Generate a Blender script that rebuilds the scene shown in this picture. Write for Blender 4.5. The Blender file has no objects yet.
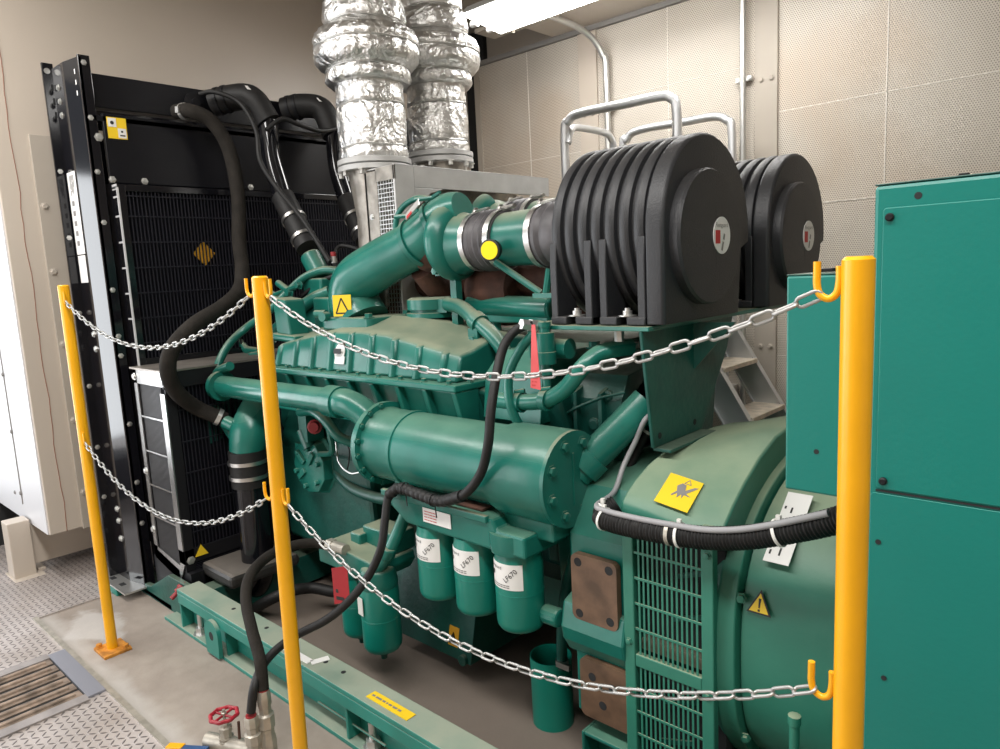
import bpy, bmesh, math, random
from mathutils import Vector, Matrix
V = Vector
random.seed(7)
PI = math.pi
sc = bpy.context.scene
COL = sc.collection

# ------------------------------------------------------------------ camera
F, CX, CY, CAMZ = 714.4, 500.0, 374.5, 1.45
CR = Matrix(((0.73805788, -0.06070932, 0.6720007),
             (0.67291, 0.13947648, -0.72645609),
             (-0.04962563, 0.98836263, 0.14379363)))
cam_d = bpy.data.cameras.new('camera'); cam = bpy.data.objects.new('camera', cam_d)
COL.objects.link(cam); sc.camera = cam
cam_d.sensor_fit = 'HORIZONTAL'; cam_d.sensor_width = 36.0; cam_d.lens = F / 1000 * 36
cam_d.clip_start = 0.02
cam.matrix_world = Matrix.Translation((0, 0, CAMZ)) @ CR.to_4x4()

def at(u, v, axis, val):
    """world point where the sight line of photo pixel (u, v) meets the plane axis = val"""
    r = CR @ V((u - CX, CY - v, -F)); i = 'xyz'.index(axis)
    o = V((0, 0, CAMZ)); return o + r * ((val - o[i]) / r[i])

# ------------------------------------------------------------------ materials
def mat(name, color, rough=.5, metal=0., dust=0., dustcol=(.30, .26, .19), noise=0., nscale=8., bump=0., bscale=60., coat=0., spec=.5):
    m = bpy.data.materials.new(name); m.use_nodes = True
    nt = m.node_tree; N = nt.nodes; L = nt.links
    b = N['Principled BSDF']
    b.inputs['Roughness'].default_value = rough; b.inputs['Metallic'].default_value = metal
    b.inputs['Specular IOR Level'].default_value = spec
    b.inputs['Coat Weight'].default_value = coat
    b.inputs['Base Color'].default_value = (*color, 1)
    src = None
    tc = N.new('ShaderNodeNewGeometry')
    if noise or dust:
        nz = N.new('ShaderNodeTexNoise'); nz.inputs['Scale'].default_value = nscale; nz.inputs['Detail'].default_value = 6
        L.new(tc.outputs['Position'], nz.inputs['Vector'])
        mx = N.new('ShaderNodeMix'); mx.data_type = 'RGBA'
        mr = N.new('ShaderNodeMapRange'); mr.inputs[1].default_value = .35; mr.inputs[2].default_value = .7
        L.new(nz.outputs['Fac'], mr.inputs[0]); 
        mx.inputs['A'].default_value = (*[c * (1 - noise) for c in color], 1)
        mx.inputs['B'].default_value = (*[min(1, c * (1 + noise * .7)) for c in color], 1)
        L.new(mr.outputs[0], mx.inputs['Factor']); src = mx.outputs['Result']
        if dust:   # settled dust lies on faces that look up
            sp = N.new('ShaderNodeSeparateXYZ'); L.new(tc.outputs['Normal'], sp.inputs[0])
            m1 = N.new('ShaderNodeMapRange'); m1.inputs[1].default_value = .45; m1.inputs[2].default_value = .95
            L.new(sp.outputs['Z'], m1.inputs[0])
            m2 = N.new('ShaderNodeMapRange'); m2.inputs[1].default_value = .25; m2.inputs[2].default_value = .6; m2.inputs[3].default_value = .55
            L.new(nz.outputs['Fac'], m2.inputs[0])
            mu = N.new('ShaderNodeMath'); mu.operation = 'MULTIPLY'; L.new(m1.outputs[0], mu.inputs[0]); L.new(m2.outputs[0], mu.inputs[1])
            mu2 = N.new('ShaderNodeMath'); mu2.operation = 'MULTIPLY'; mu2.inputs[1].default_value = dust; L.new(mu.outputs[0], mu2.inputs[0])
            mx2 = N.new('ShaderNodeMix'); mx2.data_type = 'RGBA'; L.new(mu2.outputs[0], mx2.inputs['Factor'])
            L.new(src, mx2.inputs['A']); mx2.inputs['B'].default_value = (*dustcol, 1); src = mx2.outputs['Result']
            mr3 = N.new('ShaderNodeMapRange'); mr3.inputs[3].default_value = rough; mr3.inputs[4].default_value = .75
            L.new(mu2.outputs[0], mr3.inputs[0]); L.new(mr3.outputs[0], b.inputs['Roughness'])
    if src: L.new(src, b.inputs['Base Color'])
    if bump:
        nb = N.new('ShaderNodeTexNoise'); nb.inputs['Scale'].default_value = bscale; nb.inputs['Detail'].default_value = 4
        L.new(tc.outputs['Position'], nb.inputs['Vector'])
        bp = N.new('ShaderNodeBump'); bp.inputs['Strength'].default_value = bump; bp.inputs['Distance'].default_value = .01
        L.new(nb.outputs['Fac'], bp.inputs['Height']); L.new(bp.outputs[0], b.inputs['Normal'])
    return m

class G:   # tiny node-graph helper
    def __init__(s, m): s.nt = m.node_tree; s.N = s.nt.nodes; s.L = s.nt.links; s.b = s.N['Principled BSDF']
    def link(s, a, i): 
        if isinstance(a, (int, float)): i.default_value = a
        else: s.L.new(a, i)
    def m(s, op, a, b=0., c=0.):
        n = s.N.new('ShaderNodeMath'); n.operation = op
        s.link(a, n.inputs[0]); s.link(b, n.inputs[1]); s.link(c, n.inputs[2]); return n.outputs[0]
    def pos(s):
        g = s.N.new('ShaderNodeNewGeometry'); x = s.N.new('ShaderNodeSeparateXYZ'); s.L.new(g.outputs['Position'], x.inputs[0]); s.geo = g
        return x.outputs
    def noise(s, scale, detail=5, vec=None):
        n = s.N.new('ShaderNodeTexNoise'); n.inputs['Scale'].default_value = scale; n.inputs['Detail'].default_value = detail
        s.L.new(vec or s.geo.outputs['Position'], n.inputs['Vector']); return n.outputs['Fac']
    def rng(s, v, a, b, c=0., d=1.):
        n = s.N.new('ShaderNodeMapRange'); s.link(v, n.inputs[0])
        for i, k in enumerate((a, b, c, d)): n.inputs[i + 1].default_value = k
        return n.outputs[0]
    def mix(s, f, a, b):
        n = s.N.new('ShaderNodeMix'); n.data_type = 'RGBA'; s.link(f, n.inputs['Factor'])
        for k, x in (('A', a), ('B', b)):
            if isinstance(x, tuple): n.inputs[k].default_value = (*x, 1)
            else: s.L.new(x, n.inputs[k])
        return n.outputs['Result']
    def bump(s, h, strength=.5, dist=.01):
        n = s.N.new('ShaderNodeBump'); n.inputs['Strength'].default_value = strength; n.inputs['Distance'].default_value = dist
        s.L.new(h, n.inputs['Height']); s.L.new(n.outputs[0], s.b.inputs['Normal'])

M = {}
DUST = (.42, .37, .25)
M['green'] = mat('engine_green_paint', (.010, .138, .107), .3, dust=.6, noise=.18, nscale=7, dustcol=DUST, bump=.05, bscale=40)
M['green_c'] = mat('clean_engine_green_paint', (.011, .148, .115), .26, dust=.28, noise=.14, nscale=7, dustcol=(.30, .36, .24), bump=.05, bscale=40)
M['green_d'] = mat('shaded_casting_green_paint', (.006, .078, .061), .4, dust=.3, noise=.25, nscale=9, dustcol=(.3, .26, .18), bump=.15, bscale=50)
M['green_alt'] = mat('alternator_green_paint', (.028, .18, .125), .4, dust=.72, noise=.1, nscale=6, dustcol=(.36, .39, .26), bump=.06, bscale=45)
M['green_cab'] = mat('cabinet_teal_paint', (.0008, .165, .135), .38, noise=.05, nscale=2.5, bump=.04, bscale=120)
M['green_skid'] = mat('skid_teal_paint', (.018, .215, .172), .36, dust=.8, noise=.12, nscale=6, dustcol=(.36, .36, .28))
M['filter'] = mat('filter_green_paint', (.006, .18, .135), .3, noise=.06, nscale=6)
M['black'] = mat('black_gloss_paint', (.006, .006, .008), .10, spec=.5)
M['black_s'] = mat('black_satin_paint', (.006, .006, .008), .3, spec=.3)
M['black_m'] = mat('black_matt_paint', (.008, .008, .010), .5, spec=.3)
M['core'] = mat('radiator_core_fins', (.003, .003, .006), .7, spec=.15)
M['bar'] = mat('grille_bar_black', (.016, .016, .022), .4, spec=.3)
M['rubber'] = mat('black_rubber', (.013, .0125, .0125), .55, spec=.35, noise=.3, nscale=14, bump=.1, bscale=90)
M['foam'] = mat('foam_hose_cover', (.022, .019, .016), .85, spec=.2, noise=.25, nscale=20, bump=.3, bscale=160)
M['plastic'] = mat('black_moulded_plastic', (.022, .023, .026), .45, noise=.12, nscale=5, bump=.15, bscale=220, dust=.25, dustcol=(.12, .11, .1))
M['grey_rubber'] = mat('grey_silicone_hose', (.085, .080, .085), .5, noise=.35, nscale=18)
M['steel'] = mat('bright_steel', (.62, .61, .59), .32, 1.)
M['edge'] = mat('edge_steel_painted_glint', (.75, .75, .76), .3, .35)  # paler, less metallic steel: the door's reflection is put into the colour
M['zinc'] = mat('zinc_plated_steel', (.62, .62, .60), .38, .85)
M['chain'] = mat('galvanised_chain', (.42, .42, .41), .38, .6)
M['alu'] = mat('aluminium', (.66, .67, .68), .42, .85, noise=.06, nscale=6)
M['alu_worn'] = mat('scuffed_aluminium_tread', (.62, .55, .45), .5, .5, noise=.25, nscale=18)
M['shield'] = mat('grey_heat_shield_steel', (.50, .50, .49), .42, .2, noise=.12, nscale=9)
M['shield_r'] = mat('heat_shield_upright_discoloured_steel', (.36, .33, .29), .4, .6, noise=.4, nscale=14)
M['rust'] = mat('rusty_cast_iron', (.075, .030, .018), .8, noise=.4, nscale=14, bump=.3, bscale=60)
M['brown'] = mat('brown_primer_plate', (.13, .075, .045), .45, noise=.45, nscale=13)
M['yellow'] = mat('yellow_post_paint', (.87, .41, .004), .34, noise=.06, nscale=9, bump=.03, bscale=50)
M['yellow_worn'] = mat('worn_yellow_base_paint', (.62, .25, .03), .6, noise=.5, nscale=22)
M['cream'] = mat('cream_painted_steel', (.52, .455, .385), .38, noise=.03, nscale=1.5)
M['cream_d'] = mat('beige_painted_steel', (.40, .355, .30), .5, noise=.05, nscale=3)
M['white_pan'] = mat('white_painted_panel', (.60, .60, .615), .4)
M['guard'] = mat('brushed_guard_frame', (.36, .36, .36), .25, .85, noise=.2, nscale=5)
M['seam'] = mat('brown_sealant', (.25, .12, .08), .7)
M['dark'] = mat('dark_void', (.012, .013, .014), .8)
M['white'] = mat('white_label', (.78, .77, .75), .45)
M['paper_grey'] = mat('grey_label', (.62, .62, .58), .5)
M['label_y'] = mat('yellow_label', (.85, .58, .02), .45)
M['label_o'] = mat('amber_label', (.75, .38, .02), .45)
M['ink'] = mat('black_print', (.012, .012, .012), .5)
M['ink_r'] = mat('red_print', (.5, .03, .03), .5)
M['ink_g'] = mat('grey_print', (.22, .21, .20), .5)
M['red'] = mat('red_tag', (.36, .012, .018), .5, noise=.1)
M['pink'] = mat('faded_red_tag', (.66, .085, .09), .5, noise=.05)
M['redwheel'] = mat('red_handwheel_paint', (.35, .015, .03), .4, noise=.3, nscale=30)
M['redcap'] = mat('red_plastic_cap', (.28, .02, .025), .45)
M['brass'] = mat('nickel_fitting', (.46, .43, .37), .45, .6, noise=.2, nscale=30)
M['yellow_cap'] = mat('yellow_indicator', (.95, .72, .0), .35)
M['bluehandle'] = mat('blue_lever', (.03, .08, .2), .4)
M['tie'] = mat('white_cable_tie', (.75, .74, .70), .45)
M['greycable'] = mat('grey_cable_sheath', (.30, .30, .31), .5)
M['red_floor'] = mat('red_paint', (.45, .03, .04), .5)

# perforated acoustic sheet
m = mat('perforated_acoustic_panel', (.62, .55, .45), .42); M['perf'] = m; g = G(m); p = g.pos()
P_ = .0115
def dots(g, a, b, pitch, rad):
    u = g.m('DIVIDE', a, pitch); w = g.m('DIVIDE', b, pitch * .866 * 2)
    def one(off):
        fu = g.m('SUBTRACT', g.m('FRACT', g.m('ADD', u, off)), .5); fw = g.m('MULTIPLY', g.m('SUBTRACT', g.m('FRACT', g.m('ADD', w, off)), .5), 1.732)
        return g.m('SQRT', g.m('ADD', g.m('MULTIPLY', fu, fu), g.m('MULTIPLY', fw, fw)))
    d = g.m('MINIMUM', one(0.), one(.5))
    return g.rng(d, rad - .05, rad + .05, 1., 0.)
d = dots(g, g.m('ADD', p['X'], 20.), g.m('ADD', p['Z'], 20.), P_, .27)
stain = g.rng(g.noise(1.3, 6), .35, .75)
base = g.mix(stain, (.64, .585, .51), (.52, .47, .40))
base = g.mix(g.m('MULTIPLY', g.rng(g.noise(.9, 8), .56, .66), .35), base, (.50, .36, .24))
g.L.new(g.mix(g.m('MULTIPLY', d, .8), base, (.13, .11, .09)), g.b.inputs['Base Color'])
g.bump(g.m('SUBTRACT', 1., d), .25, .003)

# chequer plate
m = mat('chequer_plate', (.45, .42, .41), .45, .35); M['tread'] = m; g = G(m); p = g.pos()
s_ = .026
u = g.m('DIVIDE', g.m('ADD', p['X'], 30.), s_); w = g.m('DIVIDE', g.m('ADD', p['Y'], 30.), s_)
par = g.m('MODULO', g.m('ADD', g.m('FLOOR', u), g.m('FLOOR', w)), 2.)
sg = g.m('SUBTRACT', g.m('MULTIPLY', par, 2.), 1.)
fu = g.m('SUBTRACT', g.m('FRACT', u), .5); fw = g.m('SUBTRACT', g.m('FRACT', w), .5)
a = g.m('MULTIPLY', g.m('ADD', fu, g.m('MULTIPLY', fw, sg)), .7071); b_ = g.m('MULTIPLY', g.m('SUBTRACT', fw, g.m('MULTIPLY', fu, sg)), .7071)
e = g.m('SQRT', g.m('ADD', g.m('POWER', g.m('DIVIDE', a, .50), 2.), g.m('POWER', g.m('DIVIDE', b_, .15), 2.)))
ridge = g.rng(e, .7, 1.05, 1., 0.)
dirt = g.rng(g.noise(5, 7), .35, .68)
basec = g.mix(dirt, (.56, .51, .49), (.42, .37, .34))
basec = g.mix(g.rng(g.noise(1.7, 6), .5, .7), basec, (.42, .38, .36))
g.L.new(g.mix(ridge, basec, (.17, .15, .145)), g.b.inputs['Base Color'])
g.bump(ridge, .8, .004)

# concrete
m = mat('stained_concrete', (.4, .36, .32), .75); M['concrete'] = m; g = G(m); p = g.pos()
n1 = g.rng(g.noise(2.2, 8), .3, .72); n2 = g.rng(g.noise(14, 6), .35, .7); n3 = g.rng(g.noise(.9, 5), .42, .62)
c = g.mix(n1, (.27, .225, .19), (.40, .35, .30)); c = g.mix(g.m('MULTIPLY', n2, .35), c, (.20, .165, .14))
c = g.mix(g.m('MULTIPLY', n3, .4), c, (.20, .165, .135))
edge = g.rng(g.m('ADD', g.m('ABSOLUTE', g.m('SUBTRACT', p['Y'], .80)), g.m('MULTIPLY', g.noise(9, 6), .10)), .06, .12, 1., 0.)
c = g.mix(g.m('MULTIPLY', edge, .7), c, (.48, .45, .42))
white = g.rng(g.m('ADD', g.m('ADD', g.m('ABSOLUTE', g.m('ADD', p['X'], 3.33)), g.m('MULTIPLY', g.m('ABSOLUTE', g.m('SUBTRACT', p['Y'], .93)), 1.8)), g.m('MULTIPLY', g.noise(11, 6), .3)), .34, .42, 1., 0.)
c = g.mix(g.m('MULTIPLY', white, .5), c, (.58, .56, .54))
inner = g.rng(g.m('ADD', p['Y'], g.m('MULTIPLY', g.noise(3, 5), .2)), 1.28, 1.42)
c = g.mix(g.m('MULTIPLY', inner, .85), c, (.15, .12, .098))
g.L.new(c, g.b.inputs['Base Color']); g.bump(g.noise(60, 6), .25, .004)

# crumpled aluminium foil
m = mat('crumpled_aluminium_foil', (.76, .755, .74), .34, 1.); M['foil'] = m; g = G(m); g.pos()
vo = g.N.new('ShaderNodeTexVoronoi'); vo.feature = 'SMOOTH_F1'; vo.inputs['Scale'].default_value = 22
nv = g.N.new('ShaderNodeTexNoise'); nv.inputs['Scale'].default_value = 7; nv.inputs['Detail'].default_value = 3
g.L.new(g.geo.outputs['Position'], nv.inputs['Vector'])
vm = g.N.new('ShaderNodeVectorMath'); vm.operation = 'MULTIPLY_ADD'; g.L.new(nv.outputs['Color'], vm.inputs[0]); vm.inputs[1].default_value = (.25, .25, .12); g.L.new(g.geo.outputs['Position'], vm.inputs[2])
g.L.new(vm.outputs[0], vo.inputs['Vector'])
h = g.m('ADD', vo.outputs['Distance'], g.m('MULTIPLY', g.noise(38, 5, vm.outputs[0]), .8))
g.bump(h, .62, .02)

def emis(name, col, s):
    m = bpy.data.materials.new(name); m.use_nodes = True; b = m.node_tree.nodes['Principled BSDF']
    b.inputs['Base Color'].default_value = (*col, 1); b.inputs['Emission Color'].default_value = (*col, 1); b.inputs['Emission Strength'].default_value = s; return m
M['tube'] = emis('lit_fluorescent_diffuser', (1, .98, .95), 17.)

# ------------------------------------------------------------------ mesh builder
class MB:
    def __init__(s): s.bm = bmesh.new(); s.k = 0
    def _f(s, vs):
        try: f = s.bm.faces.new(vs); f.material_index = s.k; return f
        except ValueError: return None
    def rings(s, R, cap0=True, cap1=True, closed=False, ring_closed=True):
        vv = [[s.bm.verts.new(p) for p in r] for r in R]
        n = len(vv[0]); k = len(vv)
        for i in range(k if closed else k - 1):
            a, b = vv[i], vv[(i + 1) % k]
            for j in range(n if ring_closed else n - 1):
                s._f((a[j], a[(j + 1) % n], b[(j + 1) % n], b[j]))
        if not closed and ring_closed:
            if cap0: s._f(vv[0][::-1])
            if cap1: s._f(vv[-1])
        return s
    def box(s, x0, x1, y0, y1, z0, z1):
        return s.rings([[(x0, y0, z), (x1, y0, z), (x1, y1, z), (x0, y1, z)] for z in (z0, z1)])
    def obox(s, c, ax, ay, az, hx, hy, hz):
        c = V(c); ax, ay, az = V(ax).normalized(), V(ay).normalized(), V(az).normalized()
        return s.rings([[c + ax * hx * i + ay * hy * j + az * k for i, j in ((-1, -1), (1, -1), (1, 1), (-1, 1))] for k in (-hz, hz)])
    def prism(s, poly, ax, a0, a1):
        f = {'x': lambda p, a: (a, p[0], p[1]), 'y': lambda p, a: (p[0], a, p[1]), 'z': lambda p, a: (p[0], p[1], a)}[ax]
        return s.rings([[f(p, a) for p in poly] for a in (a0, a1)])
    @staticmethod
    def frame(d):
        d = V(d).normalized(); t = V((0, 0, 1)) if abs(d.z) < .9 else V((1, 0, 0))
        a = d.cross(t).normalized(); return d, a, d.cross(a).normalized()
    def lathe(s, o, d, prof, n=24, cap0=True, cap1=True, fn=None):
        o = V(o); d, a, b = s.frame(d)
        R = []
        for t, r in prof:
            R.append([o + d * t + (a * math.cos(2 * PI * j / n) + b * math.sin(2 * PI * j / n)) * (r * (fn(t, 2 * PI * j / n) if fn else 1)) for j in range(n)])
        return s.rings(R, cap0, cap1)
    def cyl(s, p0, p1, r, r1=None, n=20):
        p0, p1 = V(p0), V(p1); L = (p1 - p0).length
        return s.lathe(p0, p1 - p0, [(0, r), (L, r if r1 is None else r1)], n)
    def hexb(s, p, d, r=.01, h=.008):
        d = V(d).normalized(); return s.lathe(V(p) - d * .002, d, [(0, r * 1.5), (.004, r * 1.5), (.0041, r), (h + .002, r), (h + .0025, r * .8)], 6 if r > .004 else 6)
    def tube(s, pts, r, n=12, closed=False, sub=6, smooth=True, rr=None):
        pts = [V(p) for p in pts]
        if smooth and len(pts) > 2: pts, rad = spline(pts, sub, closed, rr)
        else: rad = rr
        k = len(pts); R = []; prev = None
        for i, p in enumerate(pts):
            if closed: t = pts[(i + 1) % k] - pts[i - 1]
            else: t = pts[min(i + 1, k - 1)] - pts[max(i - 1, 0)]
            t.normalize()
            if prev is None: _, a, b = s.frame(t)
            else:
                a = (prev - t * prev.dot(t)).normalized(); b = t.cross(a)
            prev = a; q = rad[i] if rad else r
            R.append([p + (a * math.cos(2 * PI * j / n) + b * math.sin(2 * PI * j / n)) * q for j in range(n)])
        return s.rings(R, closed=closed)
    def ball(s, c, r, n=14, m=8, sc=(1, 1, 1)):
        c = V(c); R = []
        for i in range(1, m):
            t = PI * i / m
            R.append([c + V((math.sin(t) * math.cos(2 * PI * j / n) * sc[0], math.sin(t) * math.sin(2 * PI * j / n) * sc[1], -math.cos(t) * sc[2])) * r for j in range(n)])
        return s.rings(R)
    def quad(s, a, b, c, d): s._f([s.bm.verts.new(p) for p in (a, b, c, d)]); return s
    def sheet(s, o, ux, uy, w, h, t=.0015):
        """thin plate (label) with real thickness: o = lower-left corner, ux/uy its directions"""
        o, ux, uy = V(o), V(ux).normalized(), V(uy).normalized(); nn = ux.cross(uy)
        return s.rings([[o + nn * k, o + ux * w + nn * k, o + ux * w + uy * h + nn * k, o + uy * h + nn * k] for k in (0, t)])
    def poly(s, o, ux, uy, pts, t=.001):
        o, ux, uy = V(o), V(ux).normalized(), V(uy).normalized(); nn = ux.cross(uy)
        return s.rings([[o + ux * p[0] + uy * p[1] + nn * k for p in pts] for k in (0, t)])
    def text(s, txt, o, ux, uy, size, lift=.0018):
        if txt.startswith('~'):      # print too small to read in the photo: rows of little ink bars
            o, ux, uy = V(o), V(ux).normalized(), V(uy).normalized(); x = 0.; nn = ux.cross(uy)
            for w_ in txt[1:].split():
                L = len(w_) * size * .55; q = [o + ux * a_ + uy * c_ + nn * lift for a_, c_ in ((x, 0), (x + L, 0), (x + L, size * .62), (x, size * .62))]
                s.quad(*q); x += L + size * .4
            return s
        cu = bpy.data.curves.new('t', 'FONT'); cu.body = txt; cu.size = size; cu.extrude = 0.; cu.resolution_u = 2
        ob = bpy.data.objects.new('t', cu); COL.objects.link(ob)
        dg = bpy.context.evaluated_depsgraph_get(); me = bpy.data.meshes.new_from_object(ob.evaluated_get(dg))
        o, ux, uy = V(o), V(ux).normalized(), V(uy).normalized(); nn = ux.cross(uy)
        vs = [s.bm.verts.new(o + ux * v.co.x + uy * v.co.y + nn * lift) for v in me.vertices]
        for p in me.polygons: s._f([vs[i] for i in p.vertices])
        bpy.data.objects.remove(ob); bpy.data.meshes.remove(me); bpy.data.curves.remove(cu)
        return s
    def build(s, name, mats, parent=None, smooth=38, bevel=0., label=None, recalc=True):
        if name in SPLIT and parent is not None:      # every bolt, hole, strip ... becomes an object of its own
            isl = islands(s.bm)
            if len(isl) > 1:
                out = None
                for fs in isl:
                    q = MB(); vm = {}
                    for f in fs:
                        for v in f.verts:
                            if v not in vm: vm[v] = q.bm.verts.new(v.co)
                    for f in fs:
                        nf = q.bm.faces.new([vm[v] for v in f.verts]); nf.material_index = f.material_index
                    out = q.build(name, mats, parent, smooth, bevel, label, recalc)
                s.bm.free(); return out
        if not isinstance(mats, (list, tuple)): mats = [mats]
        if recalc: bmesh.ops.recalc_face_normals(s.bm, faces=s.bm.faces)
        base = V((0, 0, 0))
        q = parent
        while q is not None: base = base + q.location; q = q.parent
        if parent is None and s.bm.verts:      # top-level mesh: put its origin at the middle of its base
            xs = [v.co for v in s.bm.verts]
            base = V(((min(c.x for c in xs) + max(c.x for c in xs)) / 2, (min(c.y for c in xs) + max(c.y for c in xs)) / 2, min(c.z for c in xs)))
        bmesh.ops.translate(s.bm, verts=s.bm.verts, vec=-base)
        me = bpy.data.meshes.new(name); s.bm.to_mesh(me); s.bm.free()
        for mm in mats: me.materials.append(M[mm] if isinstance(mm, str) else mm)
        if smooth:
            me.shade_smooth(); me.set_sharp_from_angle(angle=math.radians(smooth))
        o = bpy.data.objects.new(name, me); COL.objects.link(o)
        if parent is not None: o.parent = parent
        else: o.location = base
        if bevel:
            bv = o.modifiers.new('bevel', 'BEVEL'); bv.width = bevel; bv.segments = 2; bv.limit_method = 'ANGLE'; bv.angle_limit = math.radians(40); bv.harden_normals = False
        if label: o['label'] = label
        return o

SPLIT = {'bolt', 'sheet_bolt', 'guard_bolt', 'flange_bolt', 'cooler_flange_bolt', 'bolt_hole', 'foot_hole', 'slot', 'end_cap', 'stiffener', 'support_strut', 'fan_vane', 'fan_blade_edge', 'side_strip', 'gusset', 'vent_hole', 'grille_screw', 'guard_edge_wire', 'tie_wire'}
def islands(bm):
    seen = set(); out = []
    for f0 in bm.faces:
        if f0 in seen: continue
        st = [f0]; seen.add(f0); fs = []
        while st:
            f = st.pop(); fs.append(f)
            for v in f.verts:
                for g_ in v.link_faces:
                    if g_ not in seen: seen.add(g_); st.append(g_)
        out.append(fs)
    return out

def spline(pts, sub=6, closed=False, rr=None):
    n = len(pts); out = []; rad = [] if rr else None
    for i in range(n if closed else n - 1):
        p0 = pts[(i - 1) % n] if (closed or i > 0) else pts[0] * 2 - pts[1]
        p1, p2 = pts[i], pts[(i + 1) % n]
        p3 = pts[(i + 2) % n] if (closed or i < n - 2) else pts[-1] * 2 - pts[-2]
        for k in range(sub):
            t = k / sub
            out.append(.5 * ((2 * p1) + (p2 - p0) * t + (2 * p0 - 5 * p1 + 4 * p2 - p3) * t * t + (3 * p1 - p0 - 3 * p2 + p3) * t ** 3))
            if rr: rad.append(rr[i] * (1 - t) + rr[i + 1] * t)
    if not closed:
        out.append(pts[-1].copy())
        if rr: rad.append(rr[-1])
    return out, rad

def thing(name, label, cat, loc=(0, 0, 0), group=None):
    o = bpy.data.objects.new(name, None); COL.objects.link(o); o.location = loc; o.empty_display_size = .1
    o['label'] = label; o['category'] = cat
    if group: o['group'] = group
    return o
def tag(o, label, cat, group=None):
    o['label'] = label; o['category'] = cat
    if group: o['group'] = group
    return o
def struct(mb, name, mats, **k):
    o = mb.build(name, mats, **k); o['kind'] = 'structure'; return o
def dup(root, off, label=None):
    r = root.copy(); COL.objects.link(r); r.location = root.location + V(off)
    if label: r['label'] = label
    for ch in list(root.children):
        c = ch.copy(); COL.objects.link(c); c.parent = r
        for gch in list(ch.children):
            d = gch.copy(); COL.objects.link(d); d.parent = c
    return r
def ring(mb, o, d, r, w, th=.004, n=28):
    """hose-clamp band round an axis"""
    d = V(d).normalized(); mb.lathe(V(o) - d * w / 2, d, [(0, r), (0, r + th), (w, r + th), (w, r), (0, r)], n, False, False)
def rrect(w, h, r, n=5):
    o = []
    for cx, cy, a in ((w / 2 - r, h / 2 - r, 0), (-w / 2 + r, h / 2 - r, 90), (-w / 2 + r, -h / 2 + r, 180), (w / 2 - r, -h / 2 + r, 270)):
        for i in range(n + 1):
            t = math.radians(a + 90 * i / n); o.append((cx + r * math.cos(t), cy + r * math.sin(t)))
    return o
X, Y, Z = V((1, 0, 0)), V((0, 1, 0)), V((0, 0, 1))

# ================================================================== ROOM
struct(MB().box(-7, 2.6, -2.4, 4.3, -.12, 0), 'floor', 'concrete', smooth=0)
b = MB(); b.box(-7, 2.6, -2.4, .765, 0, .006); b.box(-7, -3.645, .765, 2.6, 0, .006)
b.box(-3.645, -3.632, .765, 1.06, 0, .007)
struct(b, 'floor_plate', 'tread', smooth=0)
b = MB(); b.box(-3.64, 2.6, .765, .785, 0, .012)
struct(b, 'trim_1', 'brass', smooth=0)
# wall behind the radiator: a deep cream plenum face with seams and a bolted joint strip
b = MB(); b.box(-6.2, -3.95, .955, 4.45, .27, 3.2)
struct(b, 'wall_left', 'cream', smooth=0, bevel=.004)
b = MB(); b.box(-6.2, -3.965, .949, .955, .272, 3.2)
b.k = 1
for xx in (-4.34,): b.box(xx - .003, xx + .003, .9445, .949, .36, 2.35)
for z in (.42, .75, 1.05, 1.35): b.hexb((-4.34, .945, z), -Y, .009, .006)
b.hexb((-4.47, .949, .40), -Y, .008, .006)
struct(b, 'wall_left_side_panel', ['white_pan', 'ink_g'], smooth=0)
b = MB(); b.box(-3.95, -3.938, 1.10, 1.19, .262, 2.19)
for z in (.45, .82, 1.2, 1.55, 1.86): b.hexb((-3.938, 1.125, z), X, .013, .01)

struct(b, 'trim_2', 'cream_d', smooth=0, bevel=.002)
b = MB(); pts = []
for i in range(40):
    z = .27 + i * .075; pts.append((-3.949, 1.03 + .004 * math.sin(i * .9) + random.uniform(-.003, .003), z))
b.tube(pts, .0022, 5, smooth=False)
struct(b, 'trim_3', 'seam')
# legs and kick plates under the plenum
b = MB(); b.box(-4.34, -4.23, .84, .94, .0, .30); b.box(-4.38, -4.18, .83, .97, .0, .008); b.box(-6, -4.26, .955, .99, .0, .02)
b.box(-4.34, -4.26, .94, 1.3, .05, .27)
struct(b, 'wall_left_leg', 'cream', smooth=0, bevel=.004)
b = MB(); b.box(-4.5, -4.44, .98, 3.4, 0.03, .16)
struct(b, 'baseboard_left', 'cream_d', smooth=0)
struct(MB().box(-5.2, -4.9, -.2, 3.4, .0, .3), 'wall_far_sill', 'dark', smooth=0)
# perforated back wall
wx = [-3.76, -3.34, -2.72]
b = MB(); b.box(-3.76, 2.6, 4.0, 4.1, 0, 2.95)
b.k = 1; b.box(-3.8, 2.6, 4.1, 4.3, 0, 3.2)
struct(b, 'wall_back', ['perf', 'cream_d'], smooth=0)
b = MB()
for xx in (-3.30, -2.22, -1.035, -.52, .1): b.box(xx - .0025, xx + .0025, 3.997, 4.0, .1, 2.95)
for z in (2.22, 1.72, .9):
    b.box(-1.56, 2.0, 3.998, 4.0, z - .0015, z + .0015); b.box(-2.6, -1.75, 3.998, 4.0, z + .27, z + .273); b.box(-3.76, -2.75, 3.998, 4.0, z - .02, z - .017)
for xx in [i * .045 for i in range(-34, 0)]:
    for z in (2.22, 1.72): b.box(xx - .006, xx + .006, 3.997, 4.0, z - .003, z + .003)
struct(b, 'trim_4', mat('pale_seam_tape', (.72, .68, .62), .5), smooth=0)
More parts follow.
